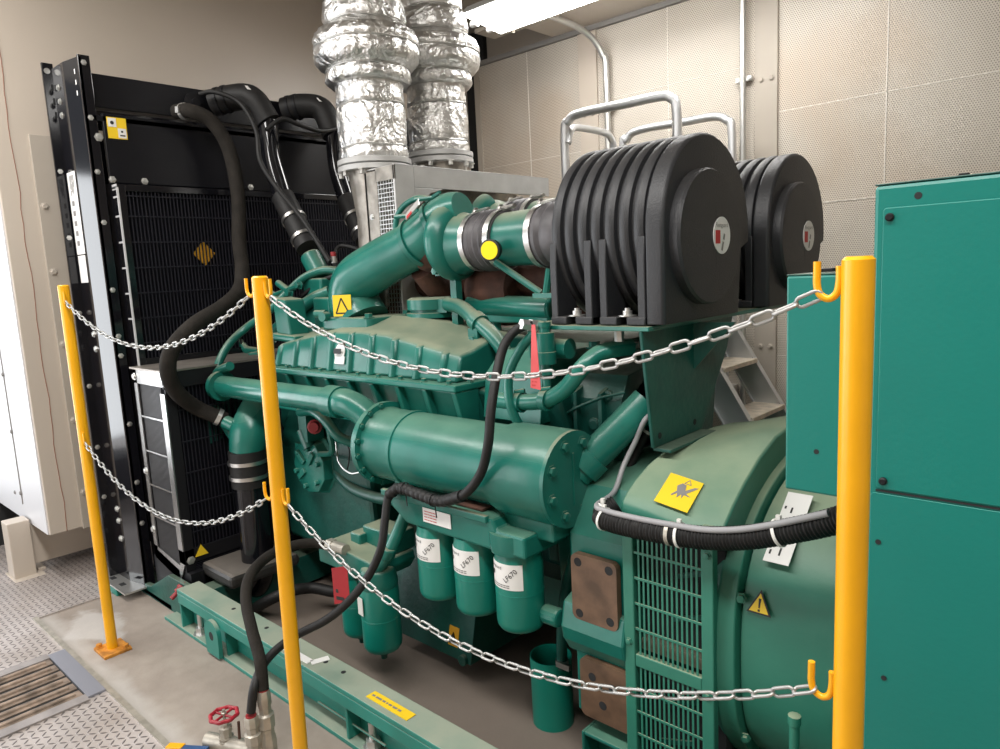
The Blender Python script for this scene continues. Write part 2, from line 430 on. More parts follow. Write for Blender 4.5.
for i, (x0, x1, zs) in enumerate(((-1.69, -1.565, (2.40, 1.92, 1.45, .95, .45)), (-2.86, -2.72, (2.42, 1.95, .95)))):
    b = MB(); b.box(x0, x1, 3.985, 4.0, .05, 2.93)
    for z in zs:
        for q in (.3, .75): b.hexb((x0 + (x1 - x0) * q, 3.985, z), -Y, .012, .009)
    struct(b, 'trim_%d' % (5 + i), 'cream_d' if i == 0 else 'cream', smooth=0, bevel=.002)
b = MB(); b.box(-3.95, -3.76, 4.06, 4.12, 0, 3.2); b.k = 1; b.box(-3.80, -3.755, 3.985, 4.06, 0, 2.95)
struct(b, 'wall_corner_post', ['dark', 'cream_d'], smooth=0)
struct(MB().box(-6.2, 2.6, -2.4, 4.3, 3.2, 3.3), 'ceiling', 'cream_d', smooth=0)
b = MB(); b.box(-3.05, 2.6, 3.40, 4.0, 2.955, 3.2)
struct(b, 'ceiling_beam', 'cream', smooth=0, bevel=.004)
b = MB(); b.box(-3.76, 2.6, 3.97, 4.0, 2.925, 2.955); b.box(-3.95, -3.93, .955, 4.06, 3.17, 3.2)
struct(b, 'trim_7', 'ink_g', smooth=0)
b = MB(); b.box(2.5, 2.6, -2.4, 4.3, 0, 3.2); struct(b, 'wall_right', 'cream', smooth=0)
b = MB(); b.box(-4.0, 2.6, -2.5, -2.4, 0, 3.2); struct(b, 'wall_front', 'cream', smooth=0)

# trench drain in the chequer plate
t = thing('trench_grate', 'rusty channel bars of a trench grate let into the chequer plate', 'grate', (-3.0, .3, 0))
b = MB(); b.box(-3.17, -2.76, -.6, .705, .006, .0075); b.build('pit', 'dark', t, smooth=0)
b = MB(); b.box(-3.20, -2.74, .705, .765, .006, .014); b.build('end_strip', mat('blue_grey_steel', (.30, .31, .36), .45, .5), t, smooth=0)
b = MB(); b.box(-2.77, -2.72, -.6, .705, .006, .013); b.box(-3.22, -3.17, -.6, .705, .006, .013); b.build('side_strip', mat('worn_steel_edge', (.36, .33, .32), .5, .4, noise=.2, nscale=12), t, smooth=0)
gb = mat('worn_grate_bar', (.30, .23, .18), .55, .4, noise=.5, nscale=16)
for i in range(6):
    x = -3.14 + i * .069
    b = MB(); b.tube([(x, -.6, .012), (x, .68, .012)], .008, 8); b.box(x - .026, x + .026, -.6, .70, .006, .011); b.build('bar', gb, t, smooth=40)

# conduits on the back wall
def conduit(pts, r, label, clips, name='conduit'):
    t = thing(name, label, 'pipe', tuple(pts[0]))
    MB().tube(pts, r, 12).build('pipe', 'zinc', t)
    for c in clips:
        b = MB(); b.box(c[0] - .045, c[0] + .045, 3.965, 3.985, c[1] - .012, c[1] + .012); b.hexb((c[0] + .035, 3.965, c[1]), -Y, .01, .008); b.build('clip', 'zinc', t, smooth=0)
conduit([(-2.63, 3.96, .0), (-2.63, 3.96, 1.5), (-2.63, 3.96, 2.62), (-2.645, 3.955, 2.74), (-2.68, 3.90, 2.84), (-2.72, 3.80, 2.90), (-2.76, 3.66, 2.93), (-2.78, 3.5, 2.94)], .019, 'thin steel conduit bending away under the strip light', [(-2.63, 2.42)])
conduit([(-1.745, 3.96, .0), (-1.745, 3.96, 2.0), (-1.745, 3.96, 3.1)], .017, 'straight steel conduit running up beside the right bolted cover strip', [(-1.745, 2.42), (-1.745, 1.5)])
# socket outlet box low on the wall behind the ladder
t = thing('socket_box', 'small grey outlet box low on the back wall behind the ladder', 'socket', (-1.86, 3.95, .62))
b = MB(); b.box(-1.93, -1.79, 3.93, 4.0, .55, .72); b.build('box', 'zinc', t, smooth=0, bevel=.004)
b = MB(); b.box(-1.895, -1.825, 3.924, 3.93, .57, .70); b.k = 1
for z in (.60, .66): b.box(-1.872, -1.866, 3.922, 3.924, z, z + .022); b.box(-1.854, -1.848, 3.922, 3.924, z, z + .022)
b.build('face_plate', ['white', 'ink'], t, smooth=0)
MB().tube([(-1.86, 3.96, .72), (-1.86, 3.96, 2.0)], .014, 10).build('riser', 'zinc', t)

# strip light
t = thing('strip_light', 'long lit fluorescent strip light under the ceiling beam', 'lamp', (-2.1, 3.25, 2.9))
b = MB(); b.prism([(3.08, 2.90), (3.44, 2.90), (3.38, 2.955), (3.14, 2.955)], 'x', -3.02, -1.0); b.build('housing', 'white', t, smooth=0, bevel=.003)
b = MB(); b.prism([(3.10, 2.885), (3.40, 2.85), (3.42, 2.90), (3.10, 2.90)], 'x', -3.0, -1.02); b.build('diffuser', 'tube', t, smooth=0, bevel=.006)
b = MB()
for y in (3.2, 3.34): b.tube([(-3.045, y, 2.875), (-3.0, y, 2.875)], .02, 12)
b.build('end_cap', 'white', t)
b = MB(); b.box(-3.25, -2.72, 3.44, 3.62, 2.925, 2.95); b.tube([(-3.0, 3.52, 2.95), (-3.0, 3.52, 2.88)], .009, 8)
b.hexb((-2.9, 3.5, 2.925), -Z, .014, .012); b.hexb((-2.78, 3.5, 2.925), -Z, .014, .012)
b.build('mounting_bracket', 'cream_d', t, smooth=30)

# ================================================================== BARRIER POSTS AND CHAINS
PY = .90
def post(x, y, h, r, label, hooks, tilt=(0, 0)):
    t = thing('barrier_post', label, 'post', (x, y, 0), 'yellow barrier posts')
    top = V((x + tilt[0], y + tilt[1], h)); base = V((x, y, .0))
    MB().lathe(base, top - base, [(0, r), ((top - base).length - .004, r), ((top - base).length, r - .004)], 28).build('pole', 'yellow', t)
    b = MB(); b.box(x - .062, x + .062, y - .052, y + .052, 0, .012); b.build('base_plate', 'yellow_worn', t, smooth=0, bevel=.002)
    for q in ((-.045, -.035), (.045, .035)): MB().hexb((x + q[0], y + q[1], .012), Z, .012, .014).build('anchor_bolt', 'yellow_worn', t)
    for z, d in hooks:
        c = base.lerp(top, z / h); d = V(d).normalized(); k = c + d * (r + .002)
        MB().tube([k + Z * .024, k + Z * .006, k + d * .003 - Z * .008, k + d * .012 - Z * .014, k + d * .022 - Z * .008, k + d * .025 + Z * .004, k + d * .025 + Z * .016, k + d * .025 + Z * .030], .0044, 10).build('hook', 'yellow', t)
    return t
post(-3.052, .897, 1.478, .020, 'yellow barrier post farthest left, beside the black radiator', [(1.425, (1, -.3, 0)), (.885, (1, -.3, 0))])
post(-1.640, .90, 1.466, .0195, 'yellow barrier post in the middle, in front of the engine', [(1.432, (-.966, -.259, 0)), (1.428, (1, 0, 0)), (.912, (-.966, -.259, 0)), (.908, (1, 0, 0))], (.030, 0))
post(-.2535, .885, 1.446, .0178, 'thick-looking yellow barrier post nearest the camera, in front of the teal cabinet', [(1.412, (-1, -.05, 0)), (.905, (-1, -.05, 0))])

link_me = {}
def link_mesh(L, W, r):
    key = (L, W, r)
    if key not in link_me:
        b = MB(); w = W / 2 - r; l = L / 2 - W / 2; pts = []
        for i in range(9): a = -PI / 2 + PI * i / 8; pts.append((l + w * math.cos(a), w * math.sin(a), 0))
        for i in range(9): a = PI / 2 + PI * i / 8; pts.append((-l + w * math.cos(a), w * math.sin(a), 0))
        b.tube(pts, r, 8, closed=True, smooth=False)
        bmesh.ops.recalc_face_normals(b.bm, faces=b.bm.faces)
        me = bpy.data.meshes.new('link'); b.bm.to_mesh(me); b.bm.free(); me.materials.append(M['chain']); me.shade_smooth(); link_me[key] = me
    return link_me[key]
def chain(p0, p1, sag, label, L=.036, W=.0170, r=.0024, skew=0.):
    p0, p1 = V(p0), V(p1); t = thing('barrier_chain', label, 'chain', tuple(p0), 'galvanised barrier chains')
    N = 400; P = []
    for i in range(N + 1):
        s = i / N; q = p0.lerp(p1, s); q.z -= 4 * sag * s * (1 - s) * (1 + skew * (s - .5)); P.append(q)
    cum = [0]
    for i in range(N): cum.append(cum[-1] + (P[i + 1] - P[i]).length)
    pitch = L - 2 * r - .0012; n = int(cum[-1] / pitch); pitch = cum[-1] / n
    me = link_mesh(L, W, r); j = 0
    for i in range(n):
        d = (i + .5) * pitch
        while cum[j + 1] < d: j += 1
        c = P[j].lerp(P[j + 1], (d - cum[j]) / (cum[j + 1] - cum[j])); tg = (P[min(j + 4, N)] - P[max(j - 4, 0)]).normalized()
        up = (Z - tg * tg.z).normalized(); si = tg.cross(up)
        a = math.radians(14 if i % 2 == 0 else 104) + random.uniform(-.1, .1)
        yv = up * math.cos(a) + si * math.sin(a); zv = tg.cross(yv)
        o = bpy.data.objects.new('link', me); COL.objects.link(o); o.parent = t
        o.matrix_local = Matrix.Translation(c - p0) @ Matrix((tg, yv, zv)).transposed().to_4x4()
    return t
chain((-3.014, .886, 1.416), (-1.6525, .889, 1.418), .150, 'upper chain hanging between the left and middle yellow posts')
chain((-3.014, .886, .876), (-1.6635, .889, .899), .172, 'lower chain hanging between the left and middle yellow posts')
chain((-1.568, .900, 1.414), (-.293, .882, 1.404), .142, 'upper chain hanging between the middle and right yellow posts')
chain((-1.579, .900, .894), (-.293, .882, .900), .168, 'lower chain hanging between the middle and right yellow posts')

# ================================================================== SKID
t = thing('skid_base', 'long teal steel skid frame the engine and radiator stand on', 'skid', (-1.4, 2.2, 0))
def beam(y0, s):   # s = +1 near side, -1 far side ; C-beam running along x
    b = MB(); ya = lambda k: y0 + s * k
    def bx(x0, x1, k0, k1, z0, z1): b.box(x0, x1, min(ya(k0), ya(k1)), max(ya(k0), ya(k1)), z0, z1)
    bx(-2.98, 1.6, 0, .098, .172, .190)      # top flange
    bx(-2.98, 1.6, 0, .012, .128, .172)      # lip
    bx(-3.15, 1.6, 0, .09, 0, .016)          # bottom flange
    bx(-3.0, 1.6, .055, .068, .016, .172)    # web
    bx(-1.98, -1.62, .02, .028, .058, .064)
    b.build('side_beam', 'green_skid', t, smooth=0, bevel=.006)
beam(1.145, 1); beam(3.255, -1)
b = MB()
for x in (-2.985, -1.80, -.9, .2): b.box(x, x + .012, 1.152, 1.2, .016, .172)
b.build('stiffener', 'green_skid', t, smooth=0, bevel=.002)
b = MB()   # tapered toe under the radiator
b.prism([(-3.62, .008), (-3.14, .0), (-2.98, .016), (-2.98, .172), (-3.2, .172), (-3.42, .06), (-3.62, .045)], 'y', 1.20, 1.225)
b.box(-3.82, -3.2, 1.2, 1.32, .0, .03)
b.build('toe', 'green_d', t, smooth=0, bevel=.003)
b = MB(); b.box(-3.80, -3.58, 1.10, 1.20, 0.0, .036); b.build('toe_block', 'green_skid', t, smooth=0, bevel=.004)
for x in (-3.0, -.9, .9):
    b = MB(); b.box(x, x + .09, 1.24, 3.16, .02, .16); b.build('cross_member', 'green_d', t, smooth=0, bevel=.004)
b = MB()   # lifting eye plate, standing proud of the web
pr = [(.0, 0), (.10, 0), (.105, .05)]
for i in range(11): a = math.radians(-10 + 190 * i / 10); pr.append((.05 + .056 * math.cos(a), .088 + .056 * math.sin(a)))
b.poly((-2.70, 1.143, .012), X, Z, pr, .016); b.k = 1; b.lathe((-2.65, 1.1275, .092), -Y, [(0, .018), (.0006, .018)], 16); b.k = 0
b.prism([(1.16, .016), (1.2, .016), (1.2, .16), (1.16, .14)], 'x', -2.6, -2.588)
b.build('lifting_eye', ['green_skid', 'dark'], t, smooth=30)
for x, z in ((-2.86, .016), (-1.70, .016)):
    b = MB(); b.hexb((x, 1.18, z), Z, .024, .028); b.cyl((x, 1.18, z + .02), (x, 1.18, z + .085), .012); b.build('anchor_bolt', 'zinc', t, smooth=30)
b = MB()
for x in (-2.35, -1.97, -1.87, -2.6): b.lathe((x, 1.205, .1898), Z, [(0, .0085), (.0008, .0085)], 14)
b.build('bolt_hole', 'dark', t)
zt = .1905
b = MB(); b.sheet((-2.2, 1.158, zt), X, Y, .19, .026); b.sheet((-1.99, 1.165, zt), (.35, .94, 0), (-.94, .35, 0), .06, .028)
b.k = 1
for i in range(3): b.text('~xxxxxx xxx xxxx xxxxx', (-2.195, 1.176 - .008 * i, zt + .0016), X, Y, .009, .0005)
b.build('white_sticker', ['white', 'ink_r'], t, smooth=0)
b = MB(); b.sheet((-1.70, 1.166, zt), X, Y, .19, .036); b.k = 1; b.text('~xx xxxx xx x xx xxx xx', (-1.69, 1.180, zt + .0016), X, Y, .012, .0005)
b.build('yellow_sticker', ['label_y', 'ink_g'], t, smooth=0)

# ================================================================== RADIATOR
t = thing('radiator', 'tall gloss black radiator with wire grilles at the cream wall', 'radiator', (-3.6, 2.2, .036))
XF = -3.49; Y0, Y1 = 1.21, 3.19
b = MB(); b.prism([(-3.752, 1.176), (-3.615, 1.178), (-3.49, 1.202), (-3.49, 1.212), (-3.615, 1.188), (-3.752, 1.186)], 'z', .04, 2.452); b.build('side_panel', 'black', t, smooth=0)
b = MB(); b.box(-3.766, -3.752, 1.136, 1.182, .04, 2.475)
b.build('wall_flange', 'black', t, smooth=0, bevel=.002)
b = MB(); b.box(XF - .012, XF, 1.199, 1.248, .04, 2.462); b.build('front_flange', 'black', t, smooth=0, bevel=.002)
b = MB(); 
for z in (2.36, 2.30, 2.24): b.hexb((-3.70, 1.177, z), -Y, .011, .008)
for z in (2.0, 1.7, 1.35, 1.0, .7, .45): b.hexb((-3.752, 1.155, z), X, .008, .006)
for z in (1.25, 1.18, .4, .34, .25): b.hexb((-3.66, 1.177, z), -Y, .011, .008)
b.lathe((-3.752, 1.155, 2.44), X, [(0, .013), (.002, .013)], 14)
for z in (2.43, 2.2, 1.97, 1.75, 1.45, 1.24, 1.15, .83, .55, .35): b.hexb((XF, 1.222, z), X, .0085, .007)
b.build('bolt', 'zinc', t, smooth=30)
b = MB()
for z in (2.40, 2.355, 2.31): b.box(XF - .04, XF - .03, 1.1925, 1.1935, z - .014, z + .006)
b.k = 1
for z in (2.37, 2.31, 2.25): b.box(-3.752, -3.7515, 1.164, 1.174, z - .014, z + .014)
b.build('slot', ['white', 'dark'], t, smooth=0)
# top tank, beam, front sheet
b = MB(); b.box(-3.62, -3.54, Y0 + .012, Y1, 2.26, 2.405); b.build('top_beam', 'black_s', t, smooth=0, bevel=.004)
b = MB(); b.box(-3.75, XF - .03, Y0 + .012, Y1, 2.20, 2.24); b.build('top_plate', 'black', t, smooth=0)
b = MB(); b.box(-3.51, XF, Y0 + .06, Y1, 1.925, 2.225); b.box(-3.55, XF, Y0 + .012, Y1, 2.19, 2.215); b.build('front_sheet', 'black_s', t, smooth=0, bevel=.003)
b = MB(); b.box(-3.75, XF, Y1 - .012, Y1, .04, 2.45); b.box(-3.94, -3.93, 1.25, Y1, .1, 2.2); b.box(-3.93, -3.75, 1.26, 1.27, .1, 2.2); b.build('far_side_panel', 'black', t, smooth=0)
b = MB()
for y in (1.42, 1.95, 2.5, 3.0): b.hexb((XF, y, 1.94), X, .011, .008)
b.hexb((XF, 1.245, 2.12), X, .013, .009); b.hexb((XF, 1.28, 1.94), X, .011, .008)
b.build('sheet_bolt', 'zinc', t, smooth=30)
b = MB(); b.lathe((-3.54, 1.72, 2.335), X, [(0, .05), (.008, .05), (.012, .02), (.03, .02)], 20); b.build('filler_plug', 'black_m', t)
# core + upper guard
b = MB(); b.box(-3.55, -3.50, Y0 + .062, Y1 - .02, .1, 1.925); b.build('core', 'core', t, smooth=0)
XG = -3.435
b = MB()
b.box(XG - .055, XG, 1.275, 1.31, 1.10, 1.915); b.box(XG - .055, XG, 1.31, Y1 - .05, 1.885, 1.915); b.box(XG - .055, XG, 1.31, Y1 - .05, 1.10, 1.13)
b.build('guard_frame', 'black', t, smooth=0, bevel=.002)
b = MB()
n = 0; y = 1.325
while y < Y1 - .06: b.box(XG - .012, XG - .006, y - .0022, y + .0022, 1.12, 1.89); y += .0165
for z in (1.865, 1.775, 1.66, 1.545, 1.43, 1.315, 1.2): b.box(XG - .006, XG - .001, 1.31, Y1 - .06, z - .0025, z + .0025)
b.build('guard_grille', 'bar', t, smooth=0)
b = MB()
for z in (1.9, 1.86, 1.775, 1.66, 1.545, 1.43, 1.315, 1.2): b.box(XG - .05, XG, 1.272, 1.2755, z - .004, z + .004)
b.box(XG - .004, XG + .004, 1.2715, 1.279, 1.1, 1.90); b.box(XG - .05, XG, 1.272, 1.2755, 1.89, 1.915)
b.build('guard_edge_wire', 'edge', t, smooth=0)
b = MB(); c = V((-3.470, 1.655, 1.605)); b.poly(c, Y, Z, [(0, -.06), (.056, 0), (0, .06), (-.056, 0)], .003)
b.build('warning_diamond', 'label_o', t, smooth=0)
# lower fan guard box
FX0, FX1, FY = -3.44, -3.085, 1.232
b = MB(); b.box(FX0, FX1 + .002, FY, 3.1, 1.092, 1.100); b.build('guard_top_shelf', mat('dusty_shelf_steel', (.30, .27, .24), .4, .6, noise=.25, nscale=8), t, smooth=0)
b = MB()
for x0, x1, z0, z1 in ((FX0 + .04, FX0 + .075, .20, 1.092), (FX1 - .045, FX1, .24, 1.0), (FX0 + .04, FX1, 1.03, 1.092)): b.box(x0, x1, FY, FY + .006, z0, z1)
b.poly((FX0 + .04, FY + .006, 0), X, Z, [(0, .20), (0, .265), (.27, .225), (.27, .30), (.315, .30), (.315, .235), (.255, .145)], .006)
b.poly((FX0 + .04, FY + .006, 0), X, Z, [(.0, .2), (.0, .25), (.255, .20), (.255, .145)], .006)
for z in (.88, .72, .56, .41): b.box(FX0 + .07, FX1 - .04, FY + .001, FY + .005, z - .004, z + .004)
b.build('guard_side_frame', 'guard', t, smooth=0)
b = MB(); x = FX0 + .085
while x < FX1 - .05: b.box(x - .002, x + .002, FY + .008, FY + .011, .2, 1.04); x += .0125
b.build('guard_side_grille', mat('grey_guard_wire', (.10, .10, .105), .4, .5), t, smooth=0)
MB().box(FX0, FX1 - .03, FY + .05, FY + .06, .22, 1.09).build('guard_side_back', 'core', t, smooth=0)
b = MB()
b.box(FX1 - .012, FX1, FY + .006, FY + .05, .2, 1.09); b.box(FX1 - .012, FX1, FY, 3.1, 1.02, 1.09); b.box(FX1 - .012, FX1, FY, 3.1, .235, .30)
b.build('guard_front_frame', 'black_m', t, smooth=0, bevel=.002)
b = MB(); y = FY + .06
while y < 2.3: b.box(FX1 - .012, FX1 - .007, y - .002, y + .002, .3, 1.03); y += .0165
for z in (.92, .78, .64, .5, .37): b.box(FX1 - .007, FX1 - .003, FY + .05, 3.1, z - .0025, z + .0025)
for k in range(9): b.box(FX1 - .007, FX1 - .003, FY + .05, 2.3, .185 + k * .008, .188 + k * .008)
b.build('guard_front_grille', 'bar', t, smooth=0)
b = MB(); b.box(FX1 - .2, FX1 - .03, FY + .04, 3.05, .2, 1.08); b.build('guard_inner', 'core', t, smooth=0)
b = MB()
for k in range(14): b.obox((FX1 - .025, 1.42 + k * .026, .86 - abs(k - 5) * .006), X, Y, Z, .003, .007, .085)
b.build('fan_blade_edge', 'green_d', t, smooth=0)
b = MB()
for z in (1.06, .62, .34): b.hexb((FX0 + .055, FY, z), -Y, .012, .009)
b.hexb((FX1, FY + .03, .25), X, .013, .009); b.hexb((FX1, FY + .32, 1.0), X, .013, .009)
b.build('guard_bolt', 'zinc', t, smooth=30)
# foot
b = MB(); b.box(-3.80, -3.47, 1.10, 1.20, .036, .044); b.build('foot_plate', 'zinc', t, smooth=0)
b = MB()
for x in (-3.72, -3.60): b.box(x - .02, x + .02, 1.125, 1.15, .0441, .0446)
b.build('foot_hole', 'dark', t, smooth=0)
b = MB(); b.box(-3.44, -3.05, 1.24, 1.30, .04, .2); b.box(-3.40, -3.10, 1.30, 3.1, .04, .2); b.build('lower_rail', 'black_m', t, smooth=0)
# dusty black belly pan beside the fan guard
b = MB(); b.prism([(1.30, .17), (1.62, .17), (1.64, .20), (1.62, .232), (1.30, .232)], 'x', -3.08, -2.80); b.build('belly_pan', mat('dusty_black_pan', (.03, .028, .026), .5, dust=.8, dustcol=(.16, .14, .12), noise=.2), t, smooth=0, bevel=.02)
b = MB(); b.poly((-2.799 - .28, 1.28, .26), Y, Z, [(0, 0), (.06, 0), (.03, .05)], .002); b.build('small_warning_triangle', 'label_y', t, smooth=0)
b = MB(); b.cyl((-3.06, 1.22, .165), (-3.06, 1.15, .12), .010); b.lathe((-3.06, 1.20, .155), (-.1, -1, -.5), [(0, .02), (.012, .02), (.014, .013), (.03, .013)], 14); b.build('drain_tap', 'redcap', t)
# stickers
fx = V((1, .0, 0)); fo = V((-3.735, 1.1755, 0)); fn_ = fx.cross(Z)
b = MB(); b.sheet(fo + Z * 1.62, fx, Z, .105, .37); b.sheet(fo + fx * .004 + Z * 1.49, fx, Z, .095, .125); b.k = 1
for i, s_ in enumerate(('~xxxxxxxx xxx', '~xxxx xxxxx', '~xxx xxxxxxx', '~xxxxxxx')): b.text(s_, fo + fx * (.03 + .014 * i) + Z * 1.975 + fn_ * .0016, -Z, fx, .014, .0006)
for i in range(5): b.sheet(fo + fx * .025 + Z * (1.84 - i * .045) + fn_ * .0016, fx, Z, .03, .022, .0006)
b.build('white_sticker', ['white', 'ink_g'], t, smooth=0)
b = MB(); o = V((XF + .001, 1.285, 2.12)); b.sheet(o, Y, Z, .082, .092); b.k = 1
b.sheet(o + V((.0016, .004, .05)), Y, Z, .035, .038); b.sheet(o + V((.0016, .043, .004)), Y, Z, .035, .042); b.k = 2
b.lathe(o + V((.003, .021, .068)), X, [(0, .008), (.0008, .008)], 12); b.box(o.x + .003, o.x + .0036, o.y + .05, o.y + .072, o.z + .012, o.z + .018); b.lathe(o + V((.003, .06, .032)), X, [(0, .005), (.0008, .005)], 12)
b.build('yellow_white_sticker', ['label_y', 'white', 'ink'], t, smooth=0)

# ---------------------------------------------------------------- hoses between radiator and engine
def hose(name, label, pts, r, m='rubber', clamps=(), group=None, cat='hose', n=16, clampm='zinc', cw=.018):
    t = thing(name, label, cat, tuple(V(pts[0])), group)
    MB().tube(pts, r, n, sub=8).build('hose_body', m, t)
    for p, d in clamps:
        b = MB(); ring(b, p, d, r + .001, cw); dd = V(d).normalized(); q = V(p) + MB.frame(dd)[1] * (r + .008); b.obox(q, dd, MB.frame(dd)[1], MB.frame(dd)[2], cw * .5, .006, .014)
        b.build('hose_clamp', clampm, t)
    return t
A = at
p = [at(176, 112, 'x', -3.44), at(190, 111, 'x', -3.36), at(212, 122, 'x', -3.33), at(229, 150, 'x', -3.32), at(238, 195, 'x', -3.30), at(239, 240, 'x', -3.28), at(242, 268, 'x', -3.25), at(239, 290, 'x', -3.19), at(222, 307, 'x', -3.10), at(194, 325, 'y', 1.33), at(173, 348, 'y', 1.24), at(168, 370, 'y', 1.22), at(176, 391, 'y', 1.26), at(197, 408, 'y', 1.36), at(226, 420, 'y', 1.46)]
hose('coolant_hose', 'matt foam-covered hose curling from the radiator top down over the silver guard corner', p, .033, 'foam', [(p[0].lerp(p[1], .6), p[1] - p[0]), (p[-1].lerp(p[-2], .25), p[-1] - p[-2])])
def big_hose(pl, label, sx):
    t = thing('radiator_pipe', label, 'hose', tuple(pl[0]), 'upper radiator pipes')
    MB().tube(pl[:4], .062, 20, sub=8).build('rubber_elbow', 'rubber', t)
    MB().tube(pl[3:6], .047, 20, sub=8).build('black_pipe', 'black', t)
    MB().tube(pl[5:7], .055, 20).build('rubber_sleeve', 'rubber', t)
    for k in (.35, .75):
        b = MB(); ring(b, pl[0].lerp(pl[1], k), pl[1] - pl[0], .063, .016); b.build('hose_clamp', 'black_m', t)
    for k in (.45, .82):
        b = MB(); ring(b, pl[5].lerp(pl[6], k), pl[6] - pl[5], .0565, .016); b.build('hose_clamp', 'steel', t)
    b = MB(); b.sheet(pl[2] + V((.045, -.045, .03)), (0, 1, .0), (-.7, -.0, .7), .04, .03); b.build('paper_sticker', 'white', t)
    return t
p1 = [at(213, 103, 'x', -3.5), at(232, 98, 'x', -3.42), at(252, 99, 'x', -3.33), at(268, 122, 'x', -3.28), at(272, 160, 'x', -3.25), at(283, 197, 'x', -3.18), at(308, 248, 'x', -2.98)]
big_hose(p1, 'glossy black pipe with rubber elbow, left of the pair crossing the radiator top', 0)
p2 = [at(284, 110, 'x', -3.5), at(302, 106, 'x', -3.42), at(322, 110, 'x', -3.34), at(334, 135, 'x', -3.28), at(338, 170, 'x', -3.24), at(347, 200, 'x', -3.18), at(366, 240, 'x', -3.0)]
big_hose(p2, 'glossy black pipe partly behind the foil ducts, right of the pair crossing the radiator top', 0)
p = [at(200, 94, 'x', -3.44), at(215, 92, 'x', -3.36), at(240, 103, 'x', -3.28), at(256, 130, 'x', -3.18), at(260, 160, 'x', -3.14), at(275, 185, 'x', -3.08), at(303, 220, 'x', -2.96), at(330, 262, 'x', -2.75)]
hose('black_cable', 'thin black cable draped beside the left glossy pipe', p, .011, 'rubber', cat='cable', n=10)
p = [at(266, 130, 'x', -3.16), at(282, 119, 'x', -3.14), at(300, 125, 'x', -3.13), at(322, 131, 'x', -3.16), at(342, 126, 'x', -3.25), at(345, 118, 'x', -3.4)]
hose('black_cable', 'black cable looping level between the two glossy pipes', p, .011, 'rubber', cat='cable', n=10)
p = [at(346, 262, 'y', 2.2), at(352, 268, 'y', 2.1), at(362, 268, 'y', 2.1), at(362, 252, 'y', 2.1), at(340, 246, 'y', 2.05), at(334, 262, 'y', 1.98), at(341, 272, 'y', 1.95), at(322, 281, 'y', 1.9), at(300, 298, 'y', 1.85), at(292, 312, 'y', 1.8)]
hose('black_cable', 'black cable coiled in front of the grille behind the warning elbow', p, .010, 'rubber', cat='cable', n=10)

# ================================================================== ENGINE
E_ = thing('diesel_engine', 'large green diesel engine standing on the teal skid', 'engine', (-2.05, 2.2, .19))
def part(mb, name, m='green', smooth=38, bevel=0., parent=None, label=None): return mb.build(name, m, parent or E_, smooth, bevel, label)
# block and V banks
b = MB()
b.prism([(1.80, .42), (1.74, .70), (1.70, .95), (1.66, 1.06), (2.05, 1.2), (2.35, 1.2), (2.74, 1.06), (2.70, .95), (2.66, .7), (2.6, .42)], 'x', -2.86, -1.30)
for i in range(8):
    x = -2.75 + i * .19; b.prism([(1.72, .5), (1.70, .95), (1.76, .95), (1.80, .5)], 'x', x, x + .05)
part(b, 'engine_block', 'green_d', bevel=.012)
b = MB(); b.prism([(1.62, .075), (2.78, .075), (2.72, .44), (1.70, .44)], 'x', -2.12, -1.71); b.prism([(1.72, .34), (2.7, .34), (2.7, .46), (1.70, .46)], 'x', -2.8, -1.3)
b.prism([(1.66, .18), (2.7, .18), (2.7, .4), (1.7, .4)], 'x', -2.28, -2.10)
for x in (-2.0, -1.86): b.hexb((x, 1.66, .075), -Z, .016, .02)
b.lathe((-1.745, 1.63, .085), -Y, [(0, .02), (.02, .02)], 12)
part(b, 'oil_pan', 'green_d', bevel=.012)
b = MB(); b.sheet((-1.83, 1.628, .115), X, (0, .22, 1), .05, .07); b.k = 1; b.poly((-1.825, 1.628, .125), X, (0, .22, 1), [(0, 0), (.04, 0), (.02, .04)], .004)
part(b, 'yellow_sticker', ['label_o', 'ink'], 0)
b = MB(); b.prism([(1.66, .28), (1.64, .72), (1.72, .90), (2.0, .92), (2.0, .28)], 'x', -2.92, -2.25); 
part(b, 'accessory_housing', 'green_d', 0, .02)
# front gear case toward the radiator
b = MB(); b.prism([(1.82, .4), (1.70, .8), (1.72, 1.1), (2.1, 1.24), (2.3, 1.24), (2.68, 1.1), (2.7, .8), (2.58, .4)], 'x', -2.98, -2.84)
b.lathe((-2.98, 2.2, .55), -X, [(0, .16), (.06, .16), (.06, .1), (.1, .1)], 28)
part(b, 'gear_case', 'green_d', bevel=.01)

# ---- aftercooler cover (ribbed) with bolted flange
def zt_(x):
    P = [(-2.82, 1.165), (-2.74, 1.193), (-2.40, 1.246), (-2.20, 1.250), (-2.05, 1.242), (-1.72, 1.190), (-1.655, 1.182), (-1.63, 1.15)]
    for (a, za), (c, zc) in zip(P, P[1:]):
        if a <= x <= c: return za + (zc - za) * (x - a) / (c - a)
    return P[-1][1]
def cross(x, g=0., zb=1.094):
    z = zt_(x); return [V((x, 1.588 - g, zb)), V((x, 1.603 - g, (zb + z) / 2)), V((x, 1.615 - g, z - .010)), V((x, 1.624 - g * .7, z - .001)), V((x, 1.665, z + .006)), V((x, 1.80, z + .045)), V((x, 1.97, z + .03)), V((x, 2.0, z - .05)), V((x, 2.0, zb))]
b = MB(); b.rings([cross(x) for x in (-2.80, -2.74, -2.5, -2.40, -2.3, -2.20, -2.05, -1.9, -1.72, -1.665)])
part(b, 'aftercooler_cover', 'green', 50, .010)
